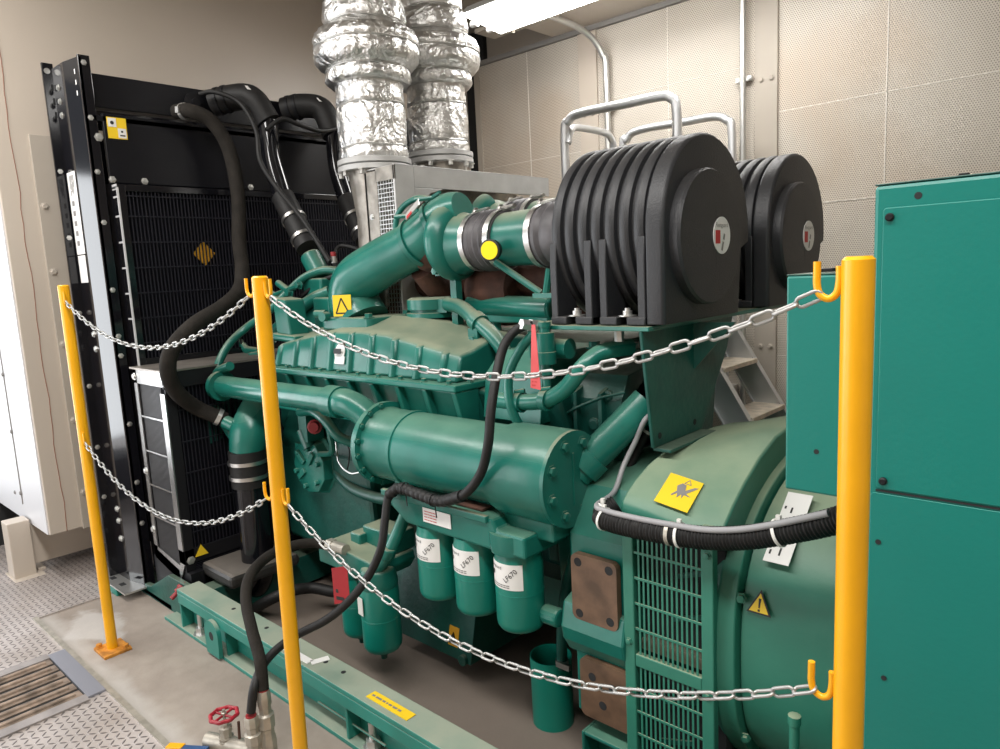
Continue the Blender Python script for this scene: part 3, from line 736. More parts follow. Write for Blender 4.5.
for i in range(9):
    x = -2.76 + i * .128
    R = []
    for xx, g in ((x - .017, .0), (x - .009, .013), (x + .009, .013), (x + .017, .0)):
        c = cross(xx, g); R.append([c[0], c[1], c[2], c[3], V((xx, 1.66, c[4].z - .004)), V((xx, 1.66, 1.094))])
    part(MB().rings(R), 'cover_rib', 'green', 50, .004)
b = MB(); b.box(-2.82, -1.63, 1.548, 2.0, 1.070, 1.094); part(b, 'cover_flange', 'green_c', 0, .006)
b = MB()
for i in range(10): b.hexb((-2.77 + i * .122, 1.563, 1.094), Z, .009, .012)
for i in range(3): b.hexb((-1.645, 1.63 + i * .1, 1.094), Z, .009, .012)
part(b, 'flange_bolt', 'green', 30)
b = MB(); b.prism([(1.575, 1.07), (1.615, .94), (1.66, .915), (1.72, .915), (1.9, 1.07)], 'x', -2.81, -1.64)
part(b, 'aftercooler_housing', 'green', 0, .008)
for i in range(9):
    x = -2.80 + i * .143
    b = MB(); b.prism([(1.552, 1.07), (1.590, .935), (1.66, .91), (1.66, 1.07)], 'x', x, x + .022); part(b, 'housing_rib', 'green', 0, .004)
b = MB(); b.box(-2.81, -1.62, 1.588, 1.66, .905, .93); part(b, 'housing_sill', 'green_c', 0, .006)
b = MB(); q = cross(-2.27)[1]; o = V((-2.343, 1.590, 1.135)); b.poly(o, X, (0, .28, 1), [(.03 + .032 * math.cos(k * PI / 10), .035 + .035 * math.sin(k * PI / 10)) for k in range(20)], .003); b.sheet(o + V((.005, -.001, -.01)), X, (0, .28, 1), .06, .03, .004)
b.k = 1; b.sheet(o + V((.008, -.006, .03)), X, (0, .28, 1), .045, .02, .002); b.k = 0
part(b, 'white_sticker', ['white', 'ink'], 0); b = MB(); b.sheet((-2.08, 1.596, .945), X, (0, -.28, 1), .045, .04, .003)
part(b, 'white_sticker', ['white', 'ink'], 0)

# ---- turbo to aftercooler pipe
pe = [V((-2.42, 1.80, 1.27)), V((-2.47, 1.80, 1.35)), V((-2.44, 1.80, 1.435)), V((-2.29, 1.81, 1.50)), V((-2.08, 1.83, 1.57)), V((-1.98, 1.85, 1.63)), V((-1.92, 1.865, 1.665)), V((-1.87, 1.87, 1.68))]
part(MB().tube(pe, .08, 24, sub=8, rr=[.112, .106, .102, .096, .09, .085, .08, .06]), 'charge_air_pipe', 'green_c')
b = MB(); b.prism([(x - 2.39, y + 1.80) for x, y in rrect(.33, .24, .03)], 'z', 1.245, 1.295); part(b, 'pipe_flange', 'green', 30, .006)
for q in ((-2.53, 1.70), (-2.25, 1.70), (-2.25, 1.89)):
    b = MB(); b.hexb((q[0], q[1], 1.295), Z, .016, .016); part(b, 'pipe_flange_bolt', 'green', 30)
b = MB(); b.tube([(-2.58, 1.68, 1.31), (-2.52, 1.69, 1.31)], .016, 10); b.lathe((-2.50, 1.68, 1.30), (.2, -1, 0), [(0, .02), (.03, .02)], 10); part(b, 'drain_fitting', 'green')
for k, rr in ((4, .093), (5, .088)):
    d = pe[k + 1] - pe[k - 1]; b = MB(); ring(b, pe[k], d, rr, .018, .006); _, a1, a2 = MB.frame(d); q = pe[k] - a2 * 0 + V((-.02, -.02, rr + .012))
    b.tube([q + V((-.05, -.03, -.005)), q + V((.05, .03, .0))], .008, 8); b.tube([q + V((-.03, .01, -.01)), q + V((.055, -.0, .012))], .007, 8)
    part(b, 'pipe_clamp', 'green')
b = MB(); nrm = V((.52, -.854, 0)); ux = V((.854, .52, 0)); uy = V((-.12, -.04, 1)).normalized(); uy = (uy - ux * uy.dot(ux)).normalized()
so = V((-2.452, 1.80, 1.30)) + nrm * .111 - ux * .058
b.sheet(so, ux, uy, .078, .085, .003); b.k = 1
for k in range(3):
    P3 = [(.012, .012), (.066, .012), (.036, .072)]; a_, c_ = V((*P3[k], 0)), V((*P3[(k + 1) % 3], 0)); dd = (c_ - a_).normalized(); nn = V((-dd.y, dd.x, 0)) * .0028
    b.poly(so + ux.cross(uy) * .003, ux, uy, [(a_ - nn)[:2], (c_ - nn)[:2], (c_ + nn)[:2], (a_ + nn)[:2]], .001)
part(b, 'yellow_warning_sticker', ['label_y', 'ink'], 0)

# ---- turbochargers
def turbo(off):
    o = V(off); c = V((-1.88, 1.87, 1.555)) + o
    b = MB(); pts = []; rad = []
    for i in range(25):
        a = math.radians(110 + 300 * i / 24); r = .100; pts.append(c + V((-.035, math.cos(a) * r, math.sin(a) * r))); rad.append(.020 + .034 * (1 - i / 24))
    b.tube(pts, .05, 16, rr=rad, sub=2); b.lathe(c - X * .08, X, [(0, .08), (.0, .118), (.07, .118), (.11, .104), (.16, .098)], 32)
    part(b, 'turbocharger_compressor', 'green')
    b = MB(); b.lathe(c - X * .30, X, [(.04, .06), (.07, .085), (.12, .10), (.18, .085), (.22, .06), (.27, .06)], 28); b.tube([c + V((-.22, .0, -.08)), c + V((-.22, .08, -.16)), c + V((-.2, .16, -.2))], .06, 14)
    b.tube([c + V((-.22, .1, .0)), c + V((-.26, .18, .03)), c + V((-.34, .22, .05))], .08, 18)
    part(b, 'turbine_housing', 'rust')
    b = MB(); pr = [(0, .098), (.03, .101), (.05, .096)] + [(.05 + .014 * i, .100 + .007 * (i % 2)) for i in range(1, 6)] + [(.13, .097), (.16, .097)]
    b.lathe(c + X * .06, X, pr, 32); part(b, 'inlet_hose', 'grey_rubber')
    b = MB(); b.lathe(c + X * .20, X, [(0, .09), (.17, .094), (.20, .096)], 32); part(b, 'intake_duct', 'green')
    b = MB(); b.lathe(c + X * .37, X, [(0, .099), (.03, .100), (.05, .108), (.065, .1), (.09, .112), (.12, .106), (.15, .125), (.24, .128)], 32); part(b, 'outlet_hose', 'grey_rubber')
    for x in (.085, .205, .385):
        b = MB(); ring(b, c + X * x, X, .101, .022, .003); b.tube([c + V((x - .03, .02, .108)), c + V((x + .05, .0, .110))], .008, 8); b.hexb(c + V((x - .03, .02, .108)), -X, .011, .01); part(b, 'band_clamp', 'steel')
    return c
c = turbo((0, 0, 0)); turbo((-.27, .50, .085))
b = MB(); g0 = c + V((.245, -.088, -.035)); gd = V((.3, -.95, -.05)).normalized(); b.cyl(g0, g0 + gd * .03, .012); b.k = 1; b.cyl(g0 + gd * .012, g0 + gd * .03, .021); b.k = 2
b.lathe(g0 + gd * .03, gd, [(0, .034), (.025, .036), (.027, .031)], 24); b.k = 3; b.lathe(g0 + gd * .057, gd, [(0, .030), (.0015, .030)], 24)
part(b, 'restriction_indicator', ['green', 'white', 'ink', 'yellow_cap'], 38, 0, None, 'round black gauge with a yellow face')
b = MB(); b.sheet(c + V((-.13, -.150, .09)), (.8, .05, .55), (-.45, .35, .8), .085, .026, .004); b.k = 1; b.sheet(c + V((-.122, -.1535, .094)), (.8, .05, .55), (-.45, .35, .8), .03, .012, .003)
part(b, 'turbo_name_plate', ['zinc', 'ink_r'], 0)
# rusty exhaust manifold and bracing in the V
b = MB(); b.tube([(-2.6, 2.08, 1.42), (-2.2, 2.06, 1.42), (-1.7, 2.05, 1.41), (-1.2, 2.05, 1.40)], .07, 16)
for x in (-2.45, -2.1, -1.75, -1.45): b.tube([(x, 2.06, 1.42), (x - .02, 1.98, 1.36), (x, 1.95, 1.26)], .045, 12)
b.lathe((-1.93, 2.0, 1.38), X, [(0, .09), (.1, .11), (.2, .09)], 20)
part(b, 'exhaust_manifold', 'rust')
b = MB(); b.tube([(-1.66, 1.80, 1.48), (-1.5, 1.84, 1.37)], .012, 8, smooth=False); b.tube([(-1.46, 1.84, 1.45), (-1.48, 1.84, 1.36)], .012, 8, smooth=False); b.box(-1.52, -1.44, 1.82, 1.86, 1.355, 1.37)
b.box(-1.93, -1.90, 1.84, 1.87, 1.26, 1.46); b.hexb((-1.95, 1.80, 1.46), -Y, .014, .02)
part(b, 'support_strut', 'green')
# thin oil line arching over the shield
part(MB().tube([at(397, 240, 'y', 1.9), at(396, 222, 'y', 1.9), at(403, 207, 'y', 1.9), at(418, 198, 'y', 1.9), at(434, 201, 'y', 1.9), at(447, 208, 'y', 1.9)], .012, 10), 'oil_line', 'green')

# ---- things on the right half of the cover
b = MB(); c0 = at(433, 309, 'y', 1.90); b.lathe(c0 - Z * .03, Z, [(0, .075), (.0, .105), (.018, .105), (.02, .09), (.03, .09), (.032, .1), (.07, .1), (.078, .085)], 28); b.box(c0.x + .06, c0.x + .13, c0.y - .05, c0.y + .02, c0.z - .01, c0.z + .04)
part(b, 'crankcase_breather', 'green', 38, 0)
p = [at(448, 304, 'y', 1.86), at(462, 308, 'y', 1.82), at(478, 322, 'y', 1.78), at(495, 338, 'y', 1.76), at(508, 360, 'y', 1.75), at(520, 395, 'y', 1.72), at(540, 430, 'y', 1.70), at(556, 455, 'y', 1.70)]
part(MB().tube(p, .027, 14), 'breather_pipe', 'green')
b = MB(); q = at(478, 322, 'y', 1.78); ring(b, q, p[3] - p[1], .027, .04, .008); b.box(q.x - .022, q.x + .022, 1.75, 1.765, q.z - .11, q.z - .02); b.hexb(q + V((.0, -.03, -.06)), -Y, .014, .012); part(b, 'breather_clip', 'green')
b = MB(); q0, q1 = at(472, 306, 'y', 1.93), at(553, 309, 'y', 1.93); b.tube([q0 + V((-.05, 0, -.02)), q0, q1], .040, 20, smooth=False, rr=[.02, .042, .042]); b.lathe(q1, X, [(0, .046), (.012, .046), (.014, .02)], 20); b.tube([(q0.x + .12, 1.93, q0.z - .02), (q0.x + .12, 1.93, 1.18)], .02, 12); b.box(q0.x, q1.x, 1.90, 1.96, q0.z - .06, q0.z - .02)
part(b, 'water_manifold', 'green_c', 38, .006)
b = MB(); b.prism([(1.64, .98), (1.66, 1.12), (1.74, 1.19), (2.0, 1.19), (2.0, .98)], 'x', -1.60, -1.36); b.prism([(1.80, .9), (1.80, 1.08), (1.9, 1.14), (2.1, 1.14), (2.1, .9)], 'x', -1.36, -1.12)
for x in (-1.58, -1.42, -1.3, -1.16): b.hexb((x, 1.85, 1.195), Z, .018, .02)
part(b, 'cylinder_head', 'green_c', 0, .014)
b = MB(); b.prism([(1.74, .8), (1.72, 1.06), (1.76, 1.13), (1.9, 1.15), (1.9, .8)], 'x', -1.56, -1.12)
for x, z in ((-1.5, .95), (-1.44, .9), (-1.38, .98), (-1.15, .95)): b.hexb((x, 1.735, z), -Y, .016, .02)
b.tube([(-1.36, 1.72, .88), (-1.33, 1.70, .99), (-1.2, 1.70, 1.06), (-1.1, 1.71, 1.09)], .005, 8)
for x, z, q in ((-1.30, 1.06, .03), (-1.22, .98, .022), (-1.17, 1.07, .018)): b.lathe((x, 1.735, z), -Y, [(0, q), (.014, q), (.018, q * .6)], 14)
for x in (-1.28, -1.19): b.prism([(1.70, .9), (1.70, 1.08), (1.76, 1.1), (1.76, .9)], 'x', x, x + .014)

part(b, 'block_side_plate', 'green_d', 0, .01)
# fuel shut-off solenoid on top, elbow and red tag
b = MB(); s0 = at(547, 388, 'y', 1.58); zz = at(547, 322, 'y', 1.58).z
b.lathe(s0, (0.0, 0, 1), [(0, .012), (.04, .012), (.041, .024), (.05, .024), (.051, .018), (.07, .018), (.071, .031), (.105, .031), (.106, .028), (.16, .028), (.161, .016), (.175, .016), (.176, .018), (zz - s0.z, .018)], 18)
b.tube([V((s0.x, s0.y, zz - .012)), V((s0.x - .03, s0.y, zz - .008)), V((s0.x - .045, s0.y, zz - .016))], .014, 10, smooth=False)
b.tube([s0 + V((.05, .05, .11)), s0 + V((-.02, .05, .11))], .03, 14)
part(b, 'fuel_solenoid', 'green')
p = [at(498, 400, 'y', 1.56), at(520, 402, 'y', 1.56), at(546, 400, 'y', 1.57), at(566, 388, 'y', 1.58), at(582, 368, 'y', 1.6), at(598, 354, 'y', 1.64), at(616, 349, 'y', 1.68), at(632, 347, 'y', 1.72)]
part(MB().tube(p, .024, 14), 'coolant_rail', 'green_c')
for k in (1, 2):
    b = MB(); ring(b, p[k], X, .025, .022, .006); b.tube([p[k] + V((-.01, -.01, .03)), p[k] + V((.02, .0, .035))], .007, 8); part(b, 'rail_clamp', 'green')
part(MB().tube([at(534, 333, 'y', 1.56), at(520, 350, 'y', 1.55), at(509, 375, 'y', 1.54), at(510, 403, 'y', 1.53), at(519, 425, 'y', 1.55), at(532, 446, 'y', 1.60)], .014, 10), 'fuel_line', 'green')
# ---- left end: outlets and lines near the radiator
b = MB(); q0, q1 = at(310, 255, 'x', -2.98), at(322, 278, 'x', -2.90); b.cyl(q0, q1, .05); b.box(q1.x - .06, q1.x + .09, q1.y - .07, q1.y + .09, q1.z - .10, q1.z + .0)
b.box(-2.98, -2.76, 1.86, 2.06, 1.18, 1.34); b.box(-2.83, -2.70, 1.83, 1.93, 1.22, 1.37)
part(b, 'thermostat_housing', 'green', 38, .010)
b = MB(); q = at(290, 322, 'y', 1.70); b.prism([(q.x - .055, q.z - .05), (q.x + .06, q.z - .06), (q.x + .035, q.z + .10), (q.x - .065, q.z + .11)], 'y', 1.66, 1.76); b.prism([(q.x - .09, q.z - .075), (q.x + .12, q.z - .085), (q.x + .12, q.z - .055), (q.x - .09, q.z - .045)], 'y', 1.64, 1.80)
part(b, 'outlet_stub', 'green', 0, .01)
part(MB().tube([at(345, 272, 'y', 1.95), at(325, 270, 'y', 1.92), at(305, 277, 'y', 1.86), at(288, 292, 'y', 1.80), at(268, 312, 'y', 1.72), at(246, 328, 'y', 1.64), at(230, 343, 'y', 1.56), at(220, 360, 'y', 1.50), at(216, 374, 'y', 1.47)], .018, 12), 'vent_pipe', 'green')
part(MB().tube([at(330, 292, 'y', 1.9), at(312, 300, 'y', 1.85), at(296, 312, 'y', 1.82), at(270, 335, 'y', 1.78)], .03, 12), 'bypass_pipe', 'green')
b = MB()
for (u0, v0, u1, v1, r) in ((268, 290, 282, 304, .016), (278, 283, 290, 292, .016), (240, 342, 255, 360, .02), (248, 350, 262, 352, .02), (262, 300, 300, 285, .012)): b.cyl(at(u0, v0, 'y', 1.8), at(u1, v1, 'y', 1.8), r, n=12); b.hexb(at(u1, v1, 'y', 1.8), -Y, r * 1.2, .02)
b.tube([at(250, 355, 'y', 1.75), at(262, 352, 'y', 1.78), at(275, 340, 'y', 1.8)], .012, 8)
part(b, 'pipe_fittings', 'green')
b = MB(); b.prism([(-2.98, 1.02), (-2.7, 1.02), (-2.7, 1.13), (-2.85, 1.2), (-2.98, 1.2)], 'y', 1.78, 1.95); part(b, 'front_mount', 'green_d', 0, .01)
b = MB(); q = at(334, 263, 'y', 1.92); b.lathe(q, Z, [(0, .014), (.02, .014), (.02, .012), (.035, .012)], 10); b.k = 1; b.lathe(q + Z * .03, Z, [(0, .0125), (.02, .0125)], 10); part(b, 'sensor_plug', ['zinc', 'redcap'])
# water pipe along the side
w0, w1 = at(222, 386, 'y', 1.46), at(338, 402, 'y', 1.46)
b = MB(); b.cyl(w0, w1, .046, n=24); part(b, 'water_pipe', 'green_c')
b = MB(); b.lathe(w1 - X * .05, X, [(0, .052), (0, .058), (.07, .058), (.07, .052)], 24); d = w1; b.tube([d, d + V((.06, 0, -.0)), d + V((.12, .02, -.03)), d + V((.17, .035, -.085)), d + V((.20, .045, -.14))], .05, 20); part(b, 'water_pipe_elbow', 'green_c')
b = MB(); R = []
for i in range(13):
    a = math.radians(60 + 175 * i / 12); c_ = at(226, 404, 'y', 1.47); R.append((.085 * math.cos(a) * .8, .09 * math.sin(a)))
pp = [at(u, v, 'y', 1.47) for u, v in ((230, 366), (218, 372), (212, 384), (213, 398), (221, 418), (235, 440))]
b.tube(pp, .02, 10); b.lathe(w0 - X * .02, X, [(0, .066), (.03, .066)], 24)
part(b, 'water_pipe_bracket', 'green')
b = MB(); e = [at(262, 398, 'y', 1.60), at(257, 415, 'y', 1.55), at(250, 432, 'y', 1.50), at(247, 452, 'y', 1.48)]; b.tube(e, .08, 20, rr=[.07, .085, .085, .074]); b.tube([at(226, 422, 'y', 1.45), at(238, 428, 'y', 1.47)], .03, 14)
part(b, 'water_inlet_elbow', 'green_c')
# lube/fuel pump group behind the middle post
b = MB(); f0 = at(309, 467, 'y', 1.60); b.lathe(f0 + Y * .14, -Y, [(0, .135), (.09, .135), (.10, .122), (.14, .115), (.145, .09)], 9)
b.box(f0.x - .13, f0.x + .02, 1.62, 1.78, f0.z - .06, f0.z + .085)
for i in range(6): a = i * PI / 3 + .3; b.hexb(f0 + V((.085 * math.cos(a), 0, .085 * math.sin(a))), -Y, .012, .02)
for a in (.9, 2.4, 3.8): b.obox(f0 + V((.055 * math.cos(a), -.005, .055 * math.sin(a))), (math.cos(a), 0, math.sin(a)), Y, (-math.sin(a), 0, math.cos(a)), .03, .012, .012)
part(b, 'fuel_pump', 'green_c', 30, .004)
b = MB(); u0 = at(316, 426, 'y', 1.60); b.lathe(u0, (.7, -.7, .1), [(0, .03), (.03, .03), (.032, .024), (.05, .02)], 12); part(b, 'red_plug', 'redcap')
b = MB(); b.tube([at(300, 412, 'y', 1.58), at(312, 411, 'y', 1.56), at(325, 420, 'y', 1.55), at(338, 436, 'y', 1.56), at(356, 444, 'y', 1.6)], .02, 10); b.tube([at(326, 412, 'y', 1.56), at(330, 435, 'y', 1.56), at(332, 452, 'y', 1.57), at(320, 454, 'y', 1.6)], .012, 8)
b.box(u0.x - .1, u0.x - .04, 1.58, 1.66, u0.z - .07, u0.z + .04); b.cyl(at(303, 430, 'y', 1.6), at(310, 448, 'y', 1.6), .028)
part(b, 'fuel_pipework', 'green')
b = MB(); b.tube([at(330, 450, 'y', 1.68), at(336, 470, 'y', 1.66), at(352, 488, 'y', 1.64), at(378, 498, 'y', 1.62), at(405, 500, 'y', 1.6)], .022, 10); part(b, 'oil_return_pipe', 'green_d')
part(MB().tube([at(336, 442, 'y', 1.62), at(339, 462, 'y', 1.6), at(350, 473, 'y', 1.58), at(362, 472, 'y', 1.57)], .004, 6), 'bare_wire', 'zinc')
part(MB().tube([at(338, 440, 'y', 1.62), at(348, 446, 'y', 1.6), at(349, 460, 'y', 1.6), at(347, 470, 'y', 1.6)], .003, 6), 'black_wire', 'rubber')

# ---- oil cooler
OC = V((0, 1.53, .87)); b = MB()
b.lathe(V((-2.01, 1.53, .87)), X, [(0, .10), (.0, .130), (.006, .134), (.022, .134), (.023, .146), (.046, .146), (.048, .128), (.06, .124), (.185, .124), (.187, .129), (.200, .129), (.202, .124), (.62, .124), (.625, .132), (.64, .132), (.642, .137), (.825, .137), (.835, .133), (.84, .133)], 48)
part(b, 'oil_cooler_shell', 'green_c', 30)
b = MB()
b.lathe(V((-1.171, 1.53, .87)), X, [(0, .136), (.012, .136), (.0125, .128)], 40); b.obox((-1.163, 1.53, .87), X, Y, Z, .008, .003, .075); b.prism([(1.62, .80), (1.665, .82), (1.665, .91), (1.62, .95)], 'x', -1.21, -1.163)
part(b, 'oil_cooler_end_cap', 'green', 30)
for i in range(8):
    a = math.radians(20 + i * 45); part(MB().hexb((-1.159, 1.53 + .105 * math.cos(a), .87 + .105 * math.sin(a)), X, .013, .011), 'end_cap_bolt', 'green', 30)
b = MB()
for i in range(8): a = math.radians(100 + i * 22); b.hexb((-1.964, 1.53 + .137 * math.cos(a), .87 + .137 * math.sin(a)), X, .009, .008)
part(b, 'cooler_flange_bolt', 'green', 30)
o0, o1 = at(590, 460, 'y', 1.62), at(644, 405, 'y', 1.735)
b = MB(); b.tube([o0 - (o1 - o0) * .25, o0, o1, o1 + (o1 - o0) * .06], .047, 20, smooth=False); b.cyl(o0 - (o1 - o0) * .15, o0 + (o1 - o0) * .08, .056); part(b, 'oil_cooler_outlet', 'green_c')
b = MB(); b.tube([at(498, 545, 'y', 1.52) + V((.12, 0, .12)), at(546, 505, 'y', 1.52)], .008, 8); b.lathe(at(546, 508, 'y', 1.5), -Z, [(0, .012), (.03, .012)], 8); b.box(-1.25, -1.2, 1.5, 1.53, .715, .735); part(b, 'drain_cock', 'green_d')
# ---- filter head (ledge) carrying three spin-on oil filters
b = MB(); b.prism([(-1.86, .752), (-1.36, .752), (-1.345, .72), (-1.24, .72), (-1.24, .655), (-1.74, .658), (-1.81, .70)], 'y', 1.405, 1.60)
b.box(-1.85, -1.77, 1.45, 1.57, .748, .80); b.box(-1.38, -1.18, 1.46, 1.60, .70, .80)
part(b, 'oil_filter_head', 'green_c', 0, .008)
b = MB(); b.box(-1.855, -1.375, 1.395, 1.412, .736, .758); part(b, 'filter_head_lip', 'green', 0, .004)
b = MB(); b.box(-1.62, -1.42, 1.43, 1.50, .753, .762); part(b, 'worn_ledge', 'rust', 0, .003)
b = MB(); b.lathe((-1.328, 1.47, .652), Z, [(0, .076), (.02, .080), (.06, .080)], 32); part(b, 'filter_head_boss', 'green_c', 38)
b = MB(); b.sheet((-1.655, 1.4035, .685), X, Z, .125, .046, .002); b.k = 1
for i in range(4): b.text('~xxxxxx xxx xxxxxx xxxxxxx', (-1.648, 1.4013, .719 - .009 * i), X, Z, .0042, .0006)
part(b, 'white_notice', ['white', 'ink_r'], 0)
def filt(x, y, z0, z1, r, nm='oil_filter', lab=True):
    b = MB(); h = z1 - z0
    b.lathe((x, y, z0), Z, [(0, r * .72), (.004, r * .88), (.014, r * .97), (.026, r), (h * .47, r), (h * .472, r * 1.012), (h * .485, r * 1.012), (h * .487, r), (h - .03, r), (h - .02, r * .96), (h, r * .94)], 40)
    f = part(b, nm, 'filter', 38)
    if lab:
        b = MB(); za, zb = z1 - .106, z1 - .030; a0, a1 = math.radians(-138), math.radians(-40); rr = r + .001
        R = [[V((x + q * math.cos(a0 + (a1 - a0) * i / 10), y + q * math.sin(a0 + (a1 - a0) * i / 10), z)) for i in range(11)] for q, z in ((r, za), (rr, za), (rr, zb), (r, zb))]
        b.rings(R, closed=True, ring_closed=False)
        mid = (a0 + a1) / 2
        def bend(txt, s0, zz, size, ang, mi):
            q = MB(); q.text(txt, (0, 0, 0), (math.cos(ang), math.sin(ang), 0), (-math.sin(ang), math.cos(ang), 0), size, 0)
            vm = {}
            for v in q.bm.verts:
                th = mid + (s0 + v.co.x) / r; vm[v] = b.bm.verts.new((x + (r + .0022) * math.cos(th), y + (r + .0022) * math.sin(th), zz + v.co.y))
            b.k = mi
            for fc in q.bm.faces: b._f([vm[v] for v in fc.verts])
            q.bm.free()
        bend('Fleetguard', -.060, zb - .014, .0135, -.06, 1)
        bend('~x', -.050, zb - .040, .022, 0, 1)
        bend('LF670', .010, zb - .055, .021, .75, 1)
        for i in range(2): bend('~xxxxxxx xxx xxx xxxx xxxx xxxx', -.045, za + .012 - .006 * i, .0042, 0, 2)
        b.build('label', ['white', 'ink', 'ink_g'], f, 38)
    return f
for x in (-1.672, -1.500, -1.328): filt(x, 1.475, .412, .656, .0715)
# ---- fuel filters and their head
filt(-1.965, 1.44, .140, .395, .069, 'fuel_filter', False); filt(-2.12, 1.46, .140, .395, .066, 'fuel_filter', False)
b = MB()
for x, y in ((-1.965, 1.44), (-2.12, 1.46)): b.lathe((x, y, .135), -Z, [(0, .022), (.018, .018), (.02, .012), (.035, .012)], 10)
part(b, 'filter_drain', 'green_d')
b = MB(); b.prism([(-2.27, .40), (-1.95, .40), (-1.92, .44), (-1.93, .47), (-2.22, .49), (-2.27, .46)], 'y', 1.40, 1.58)
for x, y in ((-1.965, 1.44), (-2.12, 1.46)): b.lathe((x, y, .37), Z, [(0, .066), (.02, .07), (.07, .06), (.09, .03)], 24)
b.box(-2.12, -1.94, 1.50, 1.60, .47, .545); b.box(-2.16, -2.10, 1.47, 1.53, .47, .52)
b.tube([(-1.97, 1.43, .45), (-1.93, 1.42, .46), (-1.895, 1.43, .50), (-1.87, 1.46, .57), (-1.86, 1.5, .64)], .022, 12); b.lathe((-1.895, 1.43, .50), (.4, .1, 1), [(0, .03), (.04, .03)], 8)
part(b, 'fuel_filter_head', 'green', 38, .008)
b = MB(); b.tube([at(334, 546, 'y', 1.40), at(346, 550, 'y', 1.40)], .02, 12); b.lathe(at(334, 546, 'y', 1.40), -X, [(0, .024), (.03, .024)], 6); part(b, 'fuel_inlet_fitting', 'brass', 30)
b = MB(); b.sheet((-2.0, 1.372, .285), (1, -.15, 0), Z, .035, .065, .002); part(b, 'grey_sticker', 'paper_grey', 0)

# ---- flywheel housing
b = MB(); b.prism([(1.56, .36), (1.515, .45), (1.515, .72), (1.60, .84), (1.80, .895), (2.1, .895), (2.35, .82), (2.6, .7), (2.885, .5), (2.885, .4), (2.75, .3), (1.65, .30)], 'x', -1.17, -.975)
b.prism([(1.66, .42), (1.64, .70), (1.72, .76), (2.2, .76), (2.6, .6), (2.6, .4)], 'x', -1.32, -1.16)
b.prism([(1.492, .41), (1.484, .45), (1.50, .52), (1.56, .54), (1.56, .36), (1.52, .365)], 'x', -1.19, -.98)
b.lathe((-1.20, 1.50, .46), -X, [(0, .028), (.06, .028), (.062, .02)], 16)
part(b, 'flywheel_housing', 'green_c', 0, .018)
def plate(x0, x1, z0, z1, y, holes):
    w, h = x1 - x0, z1 - z0; b = MB(); b.prism([((x0 + x1) / 2 + p[0], (z0 + z1) / 2 + p[1]) for p in rrect(w, h, .018)], 'y', y, y + .02); b.k = 1
    for hx, hz in holes: b.lathe((x0 + w * hx, y + .0005, z0 + h * hz), -Y, [(0, .0125), (.001, .0125)], 16)
    part(b, 'mounting_plate', ['brown', 'dark'], 30)
plate(-1.148, -1.0, .485, .675, 1.490, [(.16, .10), (.16, .88), (.84, .12), (.84, .88)])
plate(-1.135, -.97, .195, .37, 1.497, [(.25, .72), (.65, .66), (.45, .3)])
b = MB(); b.box(-1.16, -.97, 1.517, 1.56, .19, .50)
b.box(-1.13, -1.12, 1.485, 1.56, .0, .15); b.box(-1.1199, -.975, 1.485, 1.56, .14, .152); b.box(-1.1199, -.975, 1.485, 1.56, .02, .03); b.box(-1.1199, -.975, 1.548, 1.558, .0301, .1399)
part(b, 'rear_mount', 'green_c', 0, .004)
# drain tube and its clamp
part(MB().tube([at(583, 500, 'y', 1.60), at(577, 545, 'y', 1.60), at(566, 590, 'y', 1.61), at(562, 630, 'y', 1.62), at(562, 668, 'y', 1.625)], .017, 12), 'drain_tube', 'green_d')
q = at(562, 661, 'y', 1.625); b = MB(); ring(b, q, Z, .0175, .014, .003); b.box(q.x - .005, q.x + .045, q.y - .025, q.y - .015, q.z - .009, q.z + .009); part(b, 'drain_tube_clamp', 'steel')

# ================================================================== HEAT SHIELD AND FOIL DUCTS
t = thing('heat_shield', 'grey sheet-metal heat shield with mesh side under the foil ducts', 'heat shield', (-2.4, 2.4, 1.25))
b = MB(); b.box(-2.505, -2.425, 1.925, 1.945, 1.24, 1.885); b.box(-2.505, -2.49, 1.925, 1.97, 1.24, 1.885); part(b, 'corner_post', 'shield_r', 0, .002, t)
b = MB(); b.box(-2.32, -2.308, 1.925, 2.03, 1.20, 1.90); b.prism([(2.0302, 1.72), (2.12, 1.79), (2.2, 1.81), (2.0302, 1.81)], 'x', -2.32, -2.308); b.box(-2.32, -2.308, 2.0302, 2.93, 1.8102, 1.90)
b.box(-2.5, -2.308, 1.935, 2.93, 1.893, 1.899); part(b, 'front_sheet', 'shield', 0, .002, t)
b = MB(); b.box(-2.43, -2.308, 1.925, 1.932, 1.84, 1.895); part(b, 'side_top_strip', 'shield_r', 0, 0, t)
b = MB()
for i in range(7): x = -2.42 + i * .018; b.box(x - .0015, x + .0015, 1.927, 1.930, 1.24, 1.85)
for i in range(34): z = 1.25 + i * .018; b.box(-2.43, -2.31, 1.927, 1.930, z - .0015, z + .0015)
part(b, 'wire_mesh', 'zinc', 0, 0, t); b = MB()
for i in range(8): y = 2.78 + i * .018; b.box(-2.312, -2.309, y - .0015, y + .0015, 1.69, 1.80)
for i in range(7): z = 1.69 + i * .018; b.box(-2.312, -2.309, 2.78, 2.93, z - .0015, z + .0015)
part(b, 'wire_mesh', 'zinc', 0, 0, t)
b = MB(); b.box(-2.6, -2.5, 2.2, 2.9, 1.25, 1.88); part(b, 'rear_sheet', 'shield_r', 0, 0, t)
for p_, d_ in (((-2.43, 1.99, 1.899), Z), ((-2.33, 2.1, 1.899), Z), ((-2.36, 2.88, 1.899), Z), ((-2.47, 1.925, 1.36), -Y), ((-2.47, 1.925, 1.7), -Y)):
    part(MB().hexb(p_, d_, .009, .008), 'bolt', 'zinc', 30, 0, t)

